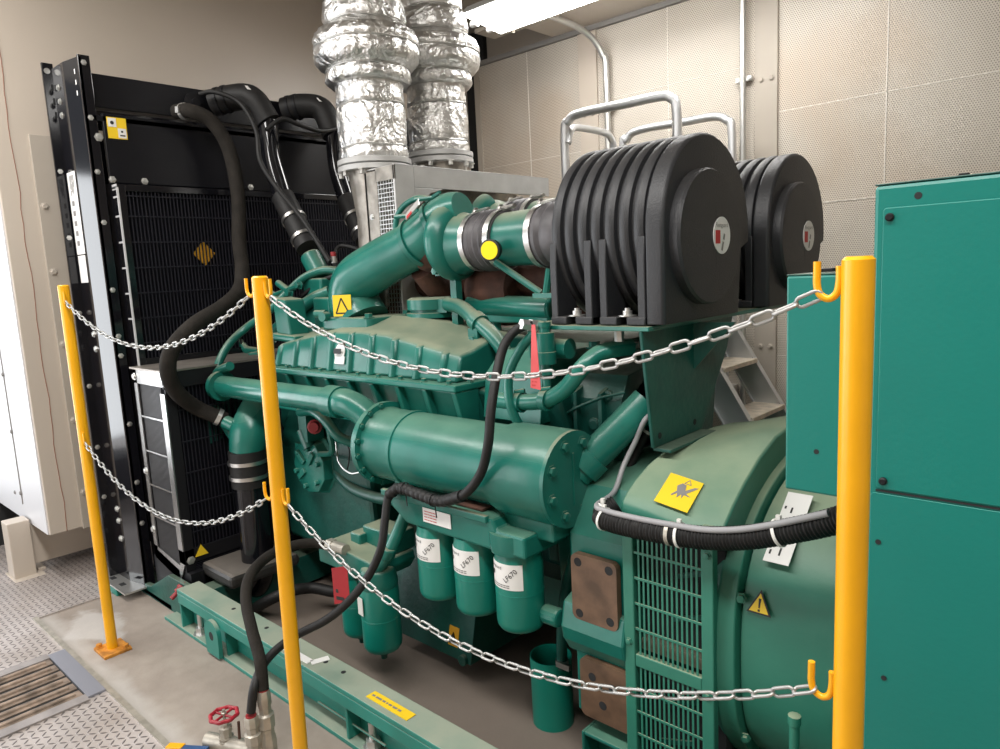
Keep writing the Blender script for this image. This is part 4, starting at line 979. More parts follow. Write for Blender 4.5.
def duct(c, z0, prof, label, ph):
    t = thing('exhaust_duct', label, 'exhaust duct', (c[0], c[1], z0), 'foil wrapped exhaust ducts'); o = V((c[0], c[1], 0))
    rnd = random.Random(ph); wob = [(rnd.randint(3, 17), rnd.uniform(0, 6.3), rnd.uniform(.3, 1), rnd.uniform(2, 12)) for _ in range(14)]
    def fn(z, a): return 1 + sum(math.sin(n * a + p + k * z * 2.2) * w for n, p, w, k in wob) * .0048
    # fine profile with pinched seams
    R = []
    n = 96
    for (za, ra), (zb, rb) in zip([p_[:2] for p_ in prof], [p_[:2] for p_ in prof[1:]]):
        m = max(2, int((zb - za) / .011))
        for i in range(m):
            s = i / m; q = ra + (rb - ra) * (s * s * (3 - 2 * s)); z = za + (zb - za) * s
            R.append((z, q))
    R.append(tuple(prof[-1][:2]))
    part(MB().lathe(o, Z, R, n, True, True, fn), 'foil_wrap', 'foil', 60, 0, t)
    b = MB()
    for z, r in [(p_[0], p_[1]) for p_ in prof if len(p_) > 2]: b.tube([o + V((math.cos(k * PI / 12) * (r + .004), math.sin(k * PI / 12) * (r + .004), z + .004 * math.sin(k))) for k in range(24)], .0032, 6, closed=True, sub=2)
    part(b, 'tie_wire', 'zinc', 38, 0, t)
    b = MB(); b.lathe(o + Z * (z0 - .05), Z, [(0, .162), (.022, .162), (.022, .145), (.028, .145), (.028, .162), (.05, .162), (.05, .12)], 40); part(b, 'flange', 'shield', 38, .002, t)
    for k in range(10):
        a = k * PI / 5 + .2; part(MB().hexb(o + V((.150 * math.cos(a), .150 * math.sin(a), z0 - .05)), -Z, .012, .02), 'flange_bolt', 'zinc', 30, 0, t)
    part(MB().box(c[0] - .235, c[0] - .16, c[1] - .012, c[1] + .012, z0 - .03, z0 - .015), 'flange_tab', 'shield', 0, 0, t)
    part(MB().lathe(o + Z * (z0 - .45), Z, [(0, .10), (.2, .095), (.4, .12)], 24), 'down_pipe', 'shield_r', 38, 0, t)
def pf(z0, s):   # (height above the flange, radius) ; third item = a tie wire sits here
    P = [(0, .146), (.012, .152), (.04, .150), (.055, .143, 1), (.075, .148), (.16, .150), (.235, .147), (.245, .141, 1), (.256, .147), (.31, .144), (.335, .146), (.338, .172), (.355, .185), (.385, .182), (.40, .176, 1), (.412, .200), (.44, .222), (.475, .228), (.50, .220, 1), (.522, .228), (.56, .214), (.585, .178), (.60, .168, 1), (.62, .178), (.70, .168), (.715, .150, 1), (.735, .152), (.82, .150), (.90, .146, 1), (1.0, .15), (1.24, .148)]
    return [tuple([z0 + p_[0] * s * .93, p_[1] * s] + list(p_[2:])) for p_ in P]
duct((-2.585, 2.05), 1.955, pf(1.955, 1.0), 'crumpled foil-wrapped exhaust duct nearer the camera, left one of the two', 3)
duct((-2.60, 2.46), 2.02, pf(2.02, .96), 'crumpled foil-wrapped exhaust duct behind the other, right one of the two', 11)

# ================================================================== AIR CLEANERS ON THEIR BRACKET
t = thing('air_cleaner_bracket', 'dark green shelf and tapered support plate under the black air cleaners', 'bracket', (-1.05, 2.2, .93))
part(MB().box(-1.40, -.955, 1.60, 2.82, 1.276, 1.288), 'shelf', 'green', 0, .002, t)
b = MB(); b.rings([[(x, 1.60, 1.276), (x, 2.14, 1.276), (x, 2.10, 1.18), (x, 1.93, .955), (x, 1.65, .955)] for x in (-.985, -.975)]); b.box(-.985, -.93, 1.66, 1.93, .945, .955)
part(b, 'support_plate', 'green_d', 0, .003, t)
b = MB(); b.rings([[(-.975, 1.88, 1.276), (-.86, 1.9, 1.276), (-.975, 1.88, 1.14)], [(-.975, 1.89, 1.276), (-.86, 1.91, 1.276), (-.975, 1.89, 1.14)]]); part(b, 'gusset', 'green_d', 0, 0, t)
b = MB(); b.tube([(-1.38, 1.64, 1.27), (-1.46, 1.74, 1.16)], .012, 8, smooth=False); part(b, 'stay', 'green', 38, 0, t)
for q in ((-1.31, 1.625), (-1.06, 1.625)): part(MB().hexb((q[0], q[1], 1.276), -Z, .013, .03), 'bolt', 'zinc', 30, 0, t)
for q in ((-.97, 1.68, .985), (-.97, 1.88, .985)): part(MB().lathe((-.9745, q[1], q[2]), X, [(0, .009), (.0008, .009)], 12), 'bolt_hole', 'dark', 30, 0, t)

def arch(rr, z0=1.292, zb=1.50, yc=1.87, zc=1.535, n=22):
    o = [(yc - rr, z0)]
    for i in range(n + 1):
        a = PI - PI * i / n; o.append((yc + rr * math.cos(a), zc + rr * math.sin(a)))
    o += [(yc + rr, zb), (yc + rr - .05, zb - .02), (yc + rr - .07, z0)]
    return o
ac = thing('air_cleaner', 'black ribbed drum air cleaner nearer the camera with a white round badge', 'air cleaner', (-1.12, 1.87, 1.288), 'black drum air cleaners')
b = MB(); pr = [(-1.285, .15), (-1.28, .222)]
for i in range(7):
    x = -1.276 + i * .0445; pr += [(x, .238), (x + .003, .248), (x + .010, .252), (x + .024, .252), (x + .031, .248), (x + .034, .236), (x + .0435, .236)]
pr += [(-.965, .24)]
b.lathe((0, 1.87, 1.540), X, pr, 64)
part(b, 'ribbed_body', 'plastic', 30, 0, ac)
b = MB(); b.rings([[(x, y, z) for y, z in arch(r_)] for x, r_ in ((-.972, .248), (-.966, .256), (-.925, .256), (-.917, .248))])
part(b, 'end_hood', 'plastic', 50, .003, ac)
b = MB(); b.lathe((-.92, 1.822, 1.512), X, [(0, .180), (.026, .180), (.033, .175), (.034, .165), (.032, .0)], 56, False, False); b.obox((-.888, 1.845, 1.512), X, Y, Z, .0012, .0012, .160)
part(b, 'end_cap', 'plastic', 30, 0, ac)
def foot(x0):
    b = MB()
    for x in (x0, x0 + .118): b.prism([(1.618, 1.290), (1.616, 1.46), (1.6185, 1.52), (1.66, 1.50), (1.665, 1.42), (1.71, 1.34), (1.71, 1.29)], 'x', x, x + .024)
    b.box(x0, x0 + .055, 1.614, 1.70, 1.290, 1.312); b.box(x0 + .085, x0 + .142, 1.614, 1.70, 1.290, 1.312)
    part(b, 'mounting_foot', 'plastic', 30, .003, ac)
    b = MB(); b.lathe((x0 + .07, 1.645, 1.312), Z, [(0, .024), (.003, .024), (.0032, .013), (.015, .013), (.0152, .008), (.022, .008)], 14); part(b, 'foot_bolt', 'zinc', 30, 0, ac)
foot(-1.282); foot(-1.115)
b = MB(); o = V((-.8875, 1.876, 1.515)); b.lathe(o, X, [(0, .0), (0, .05), (.0025, .05), (.0025, 0)], 40, False, False); b.k = 2
b.text('Fleetguard', o + V((.0008, -.042, .022)), Y, Z, .0175, .003); b.k = 1; b.sheet(o + V((.0026, -.040, -.022)), Y, Z, .028, .036, .0006)
b.k = 2; b.text('~xxx xx', o + V((.0008, .0, -.042)), (0, .35, .94), (0, -.94, .35), .015, .003)
part(b, 'badge', ['white', 'ink_r', 'ink_g'], 30, 0, ac, 'round white badge with a red square')
dup(ac, (0, .66, .0), 'black ribbed drum air cleaner at the back, half hidden by the front one')

# ================================================================== ALTERNATOR
t = thing('alternator', 'large green round-shouldered alternator with slotted front grilles', 'alternator', (-.4, 2.2, .0))
def rsec(hw, z0, z1, r, n=9, yc=2.2):
    o = []
    for cy, cz, a in ((yc + hw - r, z1 - r, 0), (yc - hw + r, z1 - r, 90), (yc - hw + r, z0 + r, 180), (yc + hw - r, z0 + r, 270)):
        for i in range(n): q = math.radians(a + 90 * i / (n - 1)); o.append((cy + r * math.cos(q), cz + r * math.sin(q)))
    return o
def sq(hw, hh, zc, e, n=72, yc=2.2):
    o = []
    for i in range(n):
        a = 2 * PI * i / n; c_, s_ = math.cos(a), math.sin(a)
        o.append((yc + hw * abs(c_) ** (2 / e) * (1 if c_ > 0 else -1), zc + hh * abs(s_) ** (2 / e) * (1 if s_ > 0 else -1)))
    return o
# hood: the curved top of the fan shroud
def hoodp(k):
    P0 = [(1.492, .79, 0), (1.492, .835, -.035), (1.500, .850, -.035), (1.523, .868, -.03), (1.565, .890, -.02), (1.63, .915, -.005), (1.72, .933, .02), (1.82, .943, .042), (1.92, .945, .050), (2.02, .942, .052), (2.15, .93, .05), (2.3, .90, .04), (2.5, .83, .03), (2.7, .72, .0), (2.85, .55, 0), (2.9, .4, 0)]
    return [(y, z + k * d) for y, z, d in P0]
b = MB(); b.rings([[(x, y, z) for y, z in hoodp(k)] + [(x, 2.85, .3), (x, 1.54, .78)] for x, k in ((-.972, 0), (-.90, .25), (-.80, .8), (-.735, 1.), (-.70, 1.0))])
part(b, 'shroud_hood', 'green_alt', 30, .006, t)
b = MB(); b.box(-.972, -.940, 1.495, 1.52, .06, .83); b.box(-.752, -.720, 1.495, 1.52, .06, .83); b.box(-.9399, -.7521, 1.496, 1.515, .405, .44); b.box(-.9399, -.7521, 1.496, 1.515, .785, .82); b.box(-.9399, -.7521, 1.496, 1.52, .06, .08)
b.box(-.975, -.955, 1.5, 2.8, .08, .60); part(b, 'grille_frame', 'green_alt', 0, .003, t)
for z0, z1, k in ((.44, .788, 5), (.08, .405, 5)):
    b = MB(); n = 14
    for i in range(1, n): x = -.940 + .188 * i / n; b.box(x - .0031, x + .0031, 1.500, 1.502, z0, z1)
    for j in range(1, k): z = z0 + (z1 - z0) * j / k; b.box(-.942, -.750, 1.499, 1.5025, z - .0035, z + .0035)
    part(b, 'slotted_grille', 'green_alt', 0, .0015, t)
b = MB(); b.box(-.945, -.72, 1.56, 1.60, .06, .8); part(b, 'dark_interior', 'dark', 0, 0, t)
b = MB()
for i in range(5): a = i * .13; b.obox((-.85 + .014 * i, 1.545, .2 + i * .12), (1, 0, .35), Y, (-.35, 0, 1), .05, .004, .006)
part(b, 'fan_vane', 'green_d', 0, 0, t)
b = MB(); b.tube([(-.94, 1.545, .455), (-.75, 1.545, .452)], .012, 8); b.box(-.94, -.75, 1.53, 1.56, .44, .47); part(b, 'dusty_ledge', mat('dust_grey_ledge', (.16, .15, .11), .9), 0, 0, t)
for i in range(14):
    if i % 2 == 0: pass
b = MB()
for i in range(11): x = -.93 + .0175 * i; b.lathe((x, 1.4915, .812), -Y, [(0, .0062), (.0007, .0062)], 10)
part(b, 'vent_hole', 'dark', 0, 0, t)
for p_ in ((-.955, 1.495, .33), (-.957, 1.495, .47), (-.735, 1.495, .40), (-.735, 1.495, .76), (-.957, 1.495, .12), (-.735, 1.495, .10)): part(MB().hexb(p_, -Y, .0075, .006), 'grille_screw', 'green_alt', 30, 0, t)
b = MB(); b.rings([[(x, y, z) for y, z in sq(hw, hh, .50, 2.7)] for x, hw, hh in ((-.752, .675, .42), (-.722, .690, .435), (-.705, .682, .44), (-.680, .682, .44), (-.676, .664, .424))])
part(b, 'end_ring', 'green_alt', 30, .003, t)
b = MB(); b.rings([[(x, y, z) for y, z in sq(hw, hh, .50, 2.6)] for x, hw, hh in ((-.68, .65, .40), (-.67, .664, .425), (-.3, .664, .425), (.9, .664, .425))]); part(b, 'stator_housing', 'green_alt', 30, 0, t)
for p_, d_ in (((-.672, 1.540, .655), (.25, -1, .2)), ((-.672, 1.565, .28), (.25, -1, -.2))): part(MB().hexb(V(p_) + V((0, -.0, 0)), d_, .009, .010), 'ring_bolt', 'green_alt', 30, 0, t)
b = MB(); q = at(800, 726, 'y', 1.46); b.tube([(q.x, 1.46, 0), (q.x, 1.46, q.z)], .011, 10); b.lathe((q.x, 1.46, q.z), Z, [(0, .014), (.02, .014), (.022, .01)], 10); b.box(q.x - .03, q.x + .03, 1.44, 1.56, .02, .05); part(b, 'vertical_rod', 'green_alt', 38, 0, t)
# stickers on the alternator
b = MB(); o = V((-.905, 1.595, .925)); c1 = V((-.78, 1.595, .925)); o = at(658, 507, 'z', .918); ux = V((1, -.02, 0)).normalized()
def hz(y):  # hood surface height
    P = hoodp(.30)
    for (a_, za), (c_, zc) in zip(P, P[1:]):
        if a_ <= y <= c_: return za + (zc - za) * (y - a_) / (c_ - a_)
    return .94
ya, yb = 1.512, 1.60
vy = V((0, yb - ya, hz(yb) - hz(ya))); o = V((-.885, ya, hz(ya) + .012)); XS = V((.092, 0, -.014)).normalized(); b.sheet(o, XS, vy, .092, vy.length, .002)
b.k = 1; nz_ = XS.cross(vy.normalized()); o2 = o + nz_ * .0022
b.poly(o2, XS, vy, [(.030, .035), (.040, .052), (.034, .068), (.044, .080), (.055, .078), (.060, .06), (.078, .078), (.088, .080), (.066, .052), (.080, .045), (.062, .046), (.060, .034), (.055, .046), (.048, .032), (.044, .046), (.034, .034)], .0006)
for k in range(3):
    P3 = [(.048, .082), (.066, .082), (.057, .096)]; a_, c_ = V((*P3[k], 0)), V((*P3[(k + 1) % 3], 0)); dd = (c_ - a_).normalized(); nn = V((-dd.y, dd.x, 0)) * .0009
    b.poly(o2, XS, vy, [(a_ - nn)[:2], (c_ - nn)[:2], (c_ + nn)[:2], (a_ + nn)[:2]], .0005)
part(b, 'yellow_hand_hazard_sticker', ['label_y', 'ink_g'], 0, 0, t)
def bodyn(y0, z0):   # point + normal on the stator surface found by marching the section
    P = sq(.664, .425, .50, 2.6, 720); best = min(P, key=lambda p_: (p_[0] - y0) ** 2 + (p_[1] - z0) ** 2); i = P.index(best); q = P[(i + 3) % 720]; w = P[i - 3]
    tg = V((0, w[0] - q[0], w[1] - q[1])).normalized(); return V((0, best[0], best[1])), tg
pt, tg = bodyn(1.545, .655)
if tg.z < 0: tg = -tg
b = MB(); o = V((-.658, pt.y, pt.z)) - tg * .03 + X.cross(tg) * .006
b.poly(o, X, tg, [(0, 0), (.058, 0), (.029, .056)], .002); b.k = 1; b.poly(o + X.cross(tg) * .0021, X, tg, [(.006, .004), (.052, .004), (.029, .048)], .0006)
b.k = 0; b.poly(o + X.cross(tg) * .0028, X, tg, [(.0275, .014), (.0305, .014), (.032, .036), (.026, .036)], .0006); b.poly(o + X.cross(tg) * .0028, X, tg, [(.0265, .006), (.0315, .006), (.0315, .011), (.0265, .011)], .0006)
part(b, 'triangle_warning_sticker', ['ink', 'label_y'], 0, 0, t)
pt, tg = bodyn(1.63, .84)
if tg.z < 0: tg = -tg
pt2, tg2 = bodyn(1.58, .78)
b = MB(); nn = X.cross(tg); o = V((-.635, pt.y, pt.z)) - tg * .10 + nn * .006; b.sheet(o, X, tg, .06, .20, .002); b.k = 1
for s_, u_, v_ in (('~xx', .010, .15), ('~xxxx', .026, .14), ('~xxx', .012, .02), ('~xxxxx', .034, .02), ('~xx', .044, .12)): b.text(s_, o + X * u_ + tg * v_ + nn * .0016, tg, -X, .0075, .0008)
part(b, 'white_data_label', ['white', 'ink'], 0, 0, t)

t.location.x -= .012
# ================================================================== CONTROL CABINETS
t = thing('control_cabinet', 'big teal control cabinet filling the right edge', 'cabinet', (.15, 1.5, .0))
b = MB(); b.box(-.325, .75, 1.205, 1.9, .10, 1.548); part(b, 'cabinet_body', 'green_cab', 0, .006, t)
b = MB(); b.box(-.325, .75, 1.206, 1.9, 1.548, 1.5505); part(b, 'roof_sheet', 'green_d', 0, .002, t)
b = MB(); b.prism([(0.206 + p_[0], 1.2965 + p_[1]) for p_ in rrect(1.036, .436, .006)], 'y', 1.202, 1.205); part(b, 'upper_door', 'green_cab', 30, .004, t)
b = MB(); b.prism([(0.211 + p_[0], .59 + p_[1]) for p_ in rrect(1.06, .962, .006)], 'y', 1.203, 1.205); part(b, 'lower_panel', 'green_cab', 30, .003, t)
part(MB().box(-.312, .74, 1.2035, 1.206, 1.0735, 1.0765), 'door_gap', 'dark', 0, 0, t)
for x, z in ((-.302, 1.500), (-.301, 1.092)):
    part(MB().lathe((x, 1.202, z), -Y, [(0, .0062), (.004, .006), (.006, .004)], 18), 'door_plug', 'black_m', 30, 0, t)
part(MB().lathe((-.266, 1.2055, 1.528), -Y, [(0, .0052), (.001, .0052)], 16), 'screw_hole', 'dark', 30, 0, t)
for x, z in ((-.306, .99), (-.292, .76), (-.300, .55)): part(MB().lathe((x, 1.2028, z), -Y, [(0, .0042), (.001, .0042)], 14), 'screw_hole', 'dark', 30, 0, t)
part(MB().box(-.225, -.212, 1.25, 1.26, 1.55, 1.557), 'roof_bolt', 'black_m', 0, .001, t)
part(MB().hexb((-.322, 1.26, 1.47), -X, .006, .006), 'side_bolt', 'green_d', 30, 0, t)
t = thing('terminal_box', 'smaller teal box between the alternator and the big cabinet', 'cabinet', (-.40, 1.45, 1.03))
part(MB().box(-.474, -.332, 1.252, 1.78, 1.036, 1.416), 'box_body', 'green_cab', 0, .004, t)
part(MB().box(-.474, -.33, 1.253, 1.78, 1.416, 1.4185), 'lid', 'green_d', 0, .001, t)
part(MB().lathe((-.420, 1.2525, 1.112), -Y, [(0, .0045), (.001, .0045)], 14), 'screw_hole', 'dark', 30, 0, t)
part(MB().box(-.43, -.41, 1.29, 1.31, 1.42, 1.426), 'lid_bolt', 'black_m', 0, .001, t)
part(MB().box(-.45, -.34, 1.5, 1.75, .9, 1.036), 'pedestal', 'green_d', 0, 0, t)

# ================================================================== CABLES IN FRONT OF THE ALTERNATOR
p = [(-1.00, 1.50, .835), (-1.022, 1.47, .815), (-1.0, 1.455, .808), (-.913, 1.45, .808), (-.80, 1.45, .815), (-.722, 1.45, .824), (-.64, 1.45, .843), (-.56, 1.45, .872), (-.455, 1.45, .918), (-.37, 1.45, .97), (-.34, 1.5, 1.0)]
t = thing('corrugated_conduit', 'thick black corrugated cable conduit slung across the alternator grille', 'conduit', p[0])
q, _ = spline([V(x) for x in p], 64); L = 0; rad = []
for i, c_ in enumerate(q):
    if i: L += (c_ - q[i - 1]).length
    rad.append(.0262 + .0016 * math.sin(L * 2 * PI / .0085))
fine = []; 
MB().tube(q, .026, 16, smooth=False, rr=rad).build('corrugated_tube', 'rubber', t)
for k, m_ in ((.085 + .0, 'tie'), (.19, 'tie'), (.41, 'tie'), (.70, 'tie')):
    i = int(k * (len(q) - 1)); b = MB(); ring(b, q[i], q[i + 1] - q[i - 1], .0285, .007, .002); b.obox(q[i] + V((0, -.004, .032)), X, Y, Z, .005, .004, .008)
    b.build('cable_tie', m_, t)
b = MB(); i = int(.385 * len(q)); ring(b, q[i], q[i + 1] - q[i - 1], .0275, .010, .0015); b.build('paper_marker', 'brass', t)
pc = [at(655, 412, 'x', -1.02), at(645, 420, 'x', -1.02), at(636, 440, 'x', -1.05), at(624, 465, 'x', -1.07), at(614, 492, 'x', -1.06), (-1.035, 1.462, .838), (-.99, 1.445, .836), (-.90, 1.44, .837), (-.80, 1.435, .843), (-.72, 1.432, .850), (-.64, 1.43, .868), (-.56, 1.43, .897), (-.455, 1.43, .942)]
hose('grey_cable', 'thin grey cable riding on top of the corrugated conduit', pc, .0075, 'greycable', cat='cable', n=10)
pc = [at(660, 420, 'x', -1.06), at(648, 432, 'x', -1.06), at(640, 446, 'x', -1.08), at(630, 466, 'x', -1.10), at(616, 490, 'x', -1.12)]
t = hose('black_loom', 'short dark cable loom tucked under the tapered plate', pc, .012, 'rubber', cat='cable', n=10)
b = MB(); ring(b, pc[1], pc[2] - pc[1], .0125, .008, .002); b.build('cable_tie', 'tie', t)

# ================================================================== FUEL HOSES AND VALVE
sp = at(541, 326, 'y', 1.58)
p = [V((sp.x - .015, 1.575, sp.z)), at(528, 325, 'y', 1.55), at(515, 331, 'y', 1.53), at(504, 346, 'y', 1.49), at(497, 372, 'y', 1.44), at(491, 410, 'y', 1.39), at(488, 445, 'y', 1.37), at(480, 475, 'y', 1.37), at(462, 496, 'y', 1.37), at(440, 501, 'y', 1.38), at(418, 494, 'y', 1.38), at(400, 488, 'y', 1.38), at(389, 495, 'y', 1.37), at(385, 520, 'y', 1.34), at(381, 548, 'y', 1.31), at(369, 575, 'y', 1.28), at(350, 600, 'y', 1.22), at(326, 620, 'y', 1.16), at(297, 635, 'y', 1.10), at(276, 650, 'y', 1.03), at(262, 667, 'y', .97), at(254, 688, 'y', .92), at(251, 712, 'y', .905)]
t = hose('fuel_hose', 'long black fuel hose looping from the engine top past the oil cooler', p, .0135, 'rubber', n=14)
q, _ = spline(p[8:13], 14); qq = [c_ for c_ in q]; L = 0; rad = []
for i, c_ in enumerate(qq):
    if i: L += (c_ - qq[i - 1]).length
    rad.append(.0165 + .0018 * (1 if (L % .022) < .013 else -.6))
MB().tube(qq, .016, 14, smooth=False, rr=rad).build('spiral_wrap', 'rubber', t)
for k in (18, 38):
    b = MB(); ring(b, qq[k], qq[k + 1] - qq[k - 1], .019, .006, .002); b.tube([qq[k] + Z * .02, qq[k] + V((.02, -.01, -.05))], .002, 6); b.build('cable_tie', 'rubber', t)
b = MB(); d = p[0] - p[1]; b.lathe(p[0] - d.normalized() * .05, d, [(0, .016), (.03, .016), (.03, .019), (.05, .019)], 6); b.build('end_fitting', 'zinc', t, 30)
p2_ = [at(330, 546, 'y', 1.40), at(312, 543, 'y', 1.36), at(288, 547, 'y', 1.28), at(266, 558, 'y', 1.18), at(250, 576, 'y', 1.08), at(246, 600, 'y', 1.03), at(252, 630, 'y', .99), at(260, 660, 'y', .96), at(263, 690, 'y', .945)]
hose('fuel_hose', 'dusty grey-black hose arching from the fuel filters down to the floor', p2_, .018, 'foam', n=14)
p3_ = [at(360, 590, 'y', 1.74), at(336, 592, 'y', 1.66), at(312, 588, 'y', 1.6), at(288, 592, 'y', 1.5), at(262, 604, 'y', 1.42), at(236, 622, 'y', 1.40), at(222, 640, 'y', 1.5)]
hose('drain_hose', 'dark dusty hose lying low under the engine front', p3_, .024, 'rubber', n=12)
t = thing('fuel_valve', 'small gate valve with a red handwheel standing on the floor', 'valve', (-2.12, .87, 0))
h0 = V((-2.07, .892, .122))
b = MB(); b.tube([h0 + V((.040 * math.cos(k * PI / 12) * (1 + .06 * math.cos(8 * k * PI / 12)), .040 * math.sin(k * PI / 12) * (1 + .06 * math.cos(8 * k * PI / 12)), 0)) for k in range(24)], .0062, 8, closed=True, sub=2)
for k in range(4): b.cyl(h0, h0 + V((.038 * math.cos(k * PI / 2 + .3), .038 * math.sin(k * PI / 2 + .3), 0)), .004, n=8)
b.build('handwheel', 'redwheel', t); MB().lathe(h0 - Z * .004, Z, [(0, .009), (.012, .009), (.014, .005), (.022, .005)], 6).build('wheel_nut', 'brass', t, 30)
b = MB(); b.cyl(h0 - Z * .03, h0, .005); b.lathe(h0 - Z * .085, Z, [(0, .022), (.012, .024), (.013, .018), (.03, .017), (.032, .021), (.045, .021), (.047, .014), (.058, .013)], 8); b.lathe(h0 - Z * .118, Z, [(0, .026), (.035, .024)], 16)
b.cyl(h0 + V((-.07, -.03, -.098)), h0 + V((.09, .035, -.095)), .024); b.build('valve_body', 'brass', t, 30)
MB().cyl(h0 + V((.045, .02, -.08)), h0 + V((.047, .022, -.015)), .0045, n=8).build('stem_pin', 'rust', t)
b = MB(); b.obox(h0 + V((-.07, -.075, -.105)), (.9, .45, .1), (-.45, .9, 0), Z, .05, .011, .005); b.k = 1; b.obox(h0 + V((-.135, -.105, -.110)), (.9, .45, .1), (-.45, .9, 0), Z, .03, .012, .006); b.build('lever', ['bluehandle', 'yellow'], t, 0, .002)
for (u_, v0, y_) in ((251, 716, .905), (263, 690, .945)):
    c_ = at(u_, v0, 'y', y_); t2 = thing('hose_coupling', 'dull nickel coupling ending the %s hose at the floor valve' % ('looping' if u_ == 251 else 'arching'), 'fitting', (c_.x, c_.y, 0))
    L_ = c_.z
    b = MB(); b.lathe((c_.x, c_.y, 0), Z, [(0, .024), (L_ * .35, .026), (L_ * .42, .022), (L_ * .5, .022), (L_ * .52, .026), (L_ * .68, .026), (L_ * .7, .019), (L_ * .8, .019), (L_ * .82, .022), (L_ * .95, .022), (L_, .0185)], 8); b.build('hex_body', 'brass', t2, 30)
    b = MB(); b.lathe((c_.x, c_.y, L_ - .004), Z, [(0, .0165), (.008, .016)], 12); b.build('red_seal', 'redcap', t2)

# ================================================================== TAGS, BUCKET
def flat(name, label, cat, o, ux, uy, w, h, m_, txt, mi, size, skew=0.):
    o, ux, uy = V(o), V(ux).normalized(), V(uy).normalized(); b = MB(); b.poly(o, ux, uy, [(0, 0), (w, skew), (w, h + skew), (0, h)], .0012); b.k = 1
    for i, s_ in enumerate(txt): b.text(s_, o + ux * (w * .3) + uy * (h * .10 + skew * .4) + ux * (i * size * 1.1) + ux.cross(uy) * .0004, uy, -ux, size, .0012) if False else b.text(s_, o + ux * (w * .16) + uy * (h * .34 - i * size * 1.2) + ux.cross(uy) * .0004, ux, uy, size, .0012)
    ob = b.build(name, [m_, mi], None, 0); tag(ob, label, cat); return ob
flat('red_tag', 'dark red tag hanging beside the left fuel filter', 'tag', (-2.105, 1.345, .30), (.92, .25, .0), Z, .072, .135, 'red', ('~x', '~xxx'), 'ink', .022, .02)
b = MB(); o = at(531, 389, 'y', 1.50); b.poly(o, X, Z, [(0, .004), (.036, 0), (.026, .18), (.013, .18)], .0015); b.k = 1
b.text('~xxxxxxx', o + V((.006, -.0004, .03)), X, Z, .006, .0016); b.text('~xx xxx', o + V((.006, -.0004, .02)), X, Z, .006, .0016); b.text('~xxxx', o + V((.006, -.0004, .01)), X, Z, .006, .0016)
tag(b.build('red_tag', ['pink', 'ink_r'], None, 0), 'faded pinkish red tag hanging from the fitting on the engine top', 'tag')
b = MB(); c_ = V((-1.362, 1.645, 0)); n = 40
prof_o = [(0, .060), (0, .066), (.006, .067), (.225, .067)]
b.lathe(c_, Z, [(0, .0), (0, .066), (.228, .067), (.228, .064), (.006, .063), (.006, 0)], n, False, False)
tag(b.build('drip_bucket', mat('bucket_teal_paint', (.003, .22, .16), .42), None, 30), 'open teal green cylinder can on the floor catching the drain tube', 'can')

# ================================================================== LOWER RADIATOR PIPE
t = thing('lower_radiator_pipe', 'thick black lower radiator pipe with clamped sleeve under the green elbow', 'pipe', (-2.9, 1.48, .2))
pj = at(247, 452, 'y', 1.48)
b = MB(); b.lathe(V((pj.x, pj.y, pj.z - .15)), Z, [(0, .078), (.16, .080)], 28); b.build('rubber_sleeve', 'rubber', t)
for dz in (-.04, -.105): b = MB(); ring(b, pj + Z * dz, Z, .080, .016, .004); b.obox(pj + V((-.085, -.02, dz)), X, Y, Z, .012, .008, .008); b.build('hose_clamp', 'steel', t)
b = MB(); b.tube([pj - Z * .14, pj - Z * .3, pj - Z * .45, pj + V((-.01, 0, -.56)), pj + V((-.08, .0, -.64)), pj + V((-.2, .03, -.66))], .069, 24); b.build('black_pipe', 'black', t)

# ================================================================== LADDER BEHIND THE ENGINE
t = thing('step_platform', 'aluminium step platform with hoop handrails against the back wall', 'ladder', (-1.8, 3.5, 0))
def hoop(pts, r=.024): part(MB().tube(pts, r, 14, sub=8), 'handrail', 'alu', 38, 0, t)
y0_, y1_ = 3.32, 3.80
hoop([(-2.49, y0_, .95), (-2.49, y0_, 1.6), (-2.49, y0_, 2.17), (-2.46, y0_, 2.25), (-2.38, y0_, 2.275), (-2.1, y0_, 2.272), (-1.90, y0_, 2.27), (-1.83, y0_, 2.25), (-1.80, y0_, 2.18), (-1.80, y0_, 1.8), (-1.80, y0_, 1.05)])
hoop([(-2.47, y0_, 2.13), (-2.47, y0_ + .03, 2.2), (-2.47, y0_ + .1, 2.225), (-2.47, y1_ - .12, 2.225), (-2.47, y1_ - .05, 2.20), (-2.47, y1_ - .02, 2.13), (-2.47, y1_, 1.9), (-2.47, y1_, .95)], .020)
hoop([(-2.42, y1_, .95), (-2.42, y1_, 2.08), (-2.39, y1_, 2.18), (-2.31, y1_, 2.225), (-2.0, y1_, 2.222), (-1.84, y1_, 2.22), (-1.765, y1_, 2.19), (-1.735, y1_, 2.12), (-1.735, y1_, 1.7), (-1.735, y1_, 1.05)], .023)
part(MB().box(-2.52, -1.72, y0_ - .02, y1_ + .02, 1.08, 1.12), 'platform', 'alu_worn', 0, .004, t)
sx = lambda z: -1.80 + (1.12 - z) * .62
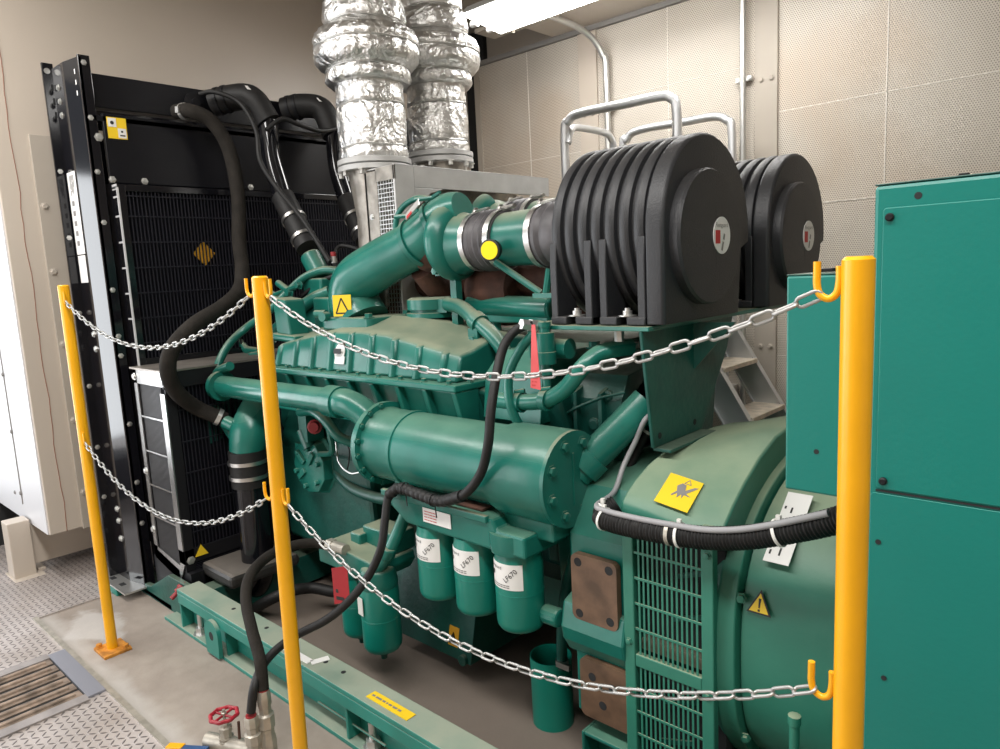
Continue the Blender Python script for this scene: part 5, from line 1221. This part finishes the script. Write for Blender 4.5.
for y_ in (y0_ + .03, y1_ - .03):
    b = MB(); R = []
    for z in (1.14, 0.0): x = sx(z); R.append([(x - .075, y_ - .006, z), (x + .075, y_ - .006, z), (x + .075, y_ + .006, z), (x - .075, y_ + .006, z)])
    b.rings(R); 
    for s_ in (-.078, .072):
        R = []
        for z in (1.14, 0.0): x = sx(z) + s_; R.append([(x, y_ - .02, z), (x + .006, y_ - .02, z), (x + .006, y_ + .02, z), (x, y_ + .02, z)])
        b.rings(R)
    part(b, 'stile', 'alu', 0, 0, t)
for z in (.90, .66, .42, .18): x = sx(z); part(MB().box(x - .085, x + .09, y0_ + .04, y1_ - .04, z - .012, z + .012), 'tread', 'alu_worn', 0, .003, t)
for x, y_ in ((-2.49, y0_), (-2.49, y1_), (-1.78, y0_), (-1.78, y1_)): part(MB().cyl((x, y_, 0), (x, y_, 1.08), .02), 'leg', 'alu', 38, 0, t)

# ================================================================== LIGHT
w = bpy.data.worlds.new('world'); sc.world = w; w.use_nodes = True
w.node_tree.nodes['Background'].inputs[0].default_value = (.9, .95, 1, 1); w.node_tree.nodes['Background'].inputs[1].default_value = .22
def area(name, loc, target, sx_, sy_, power, col=(1, 1, 1)):
    l = bpy.data.lights.new(name, 'AREA'); l.shape = 'RECTANGLE'; l.size = sx_; l.size_y = sy_; l.energy = power; l.color = col
    o = bpy.data.objects.new(name, l); COL.objects.link(o); o.location = loc
    o.rotation_euler = (V(target) - V(loc)).to_track_quat('-Z', 'Y').to_euler(); return o
area('doorway_daylight', (-6.7, -1.02, 1.27), (6, -1.02, 1.27), 2.3, 2.5, 120, (.94, .97, 1))
area('ceiling_strip_light', (-.2, .1, 3.15), (-.2, .1, 0), 2.6, .35, 78, (1, .975, .94))
area('ceiling_strip_light', (-2.9, .3, 3.15), (-2.9, .3, 0), 2.6, .35, 62, (1, .975, .94))
area('side_door_daylight', (-3.9, -2.36, 1.25), (-3.9, 3, 1.25), 2.2, 2.2, 60, (.95, .97, 1))
vs = sc.view_settings; vs.view_transform = 'Standard'; vs.look = 'None'; vs.gamma = 1; vs.use_curve_mapping = False; vs.exposure = 0.16
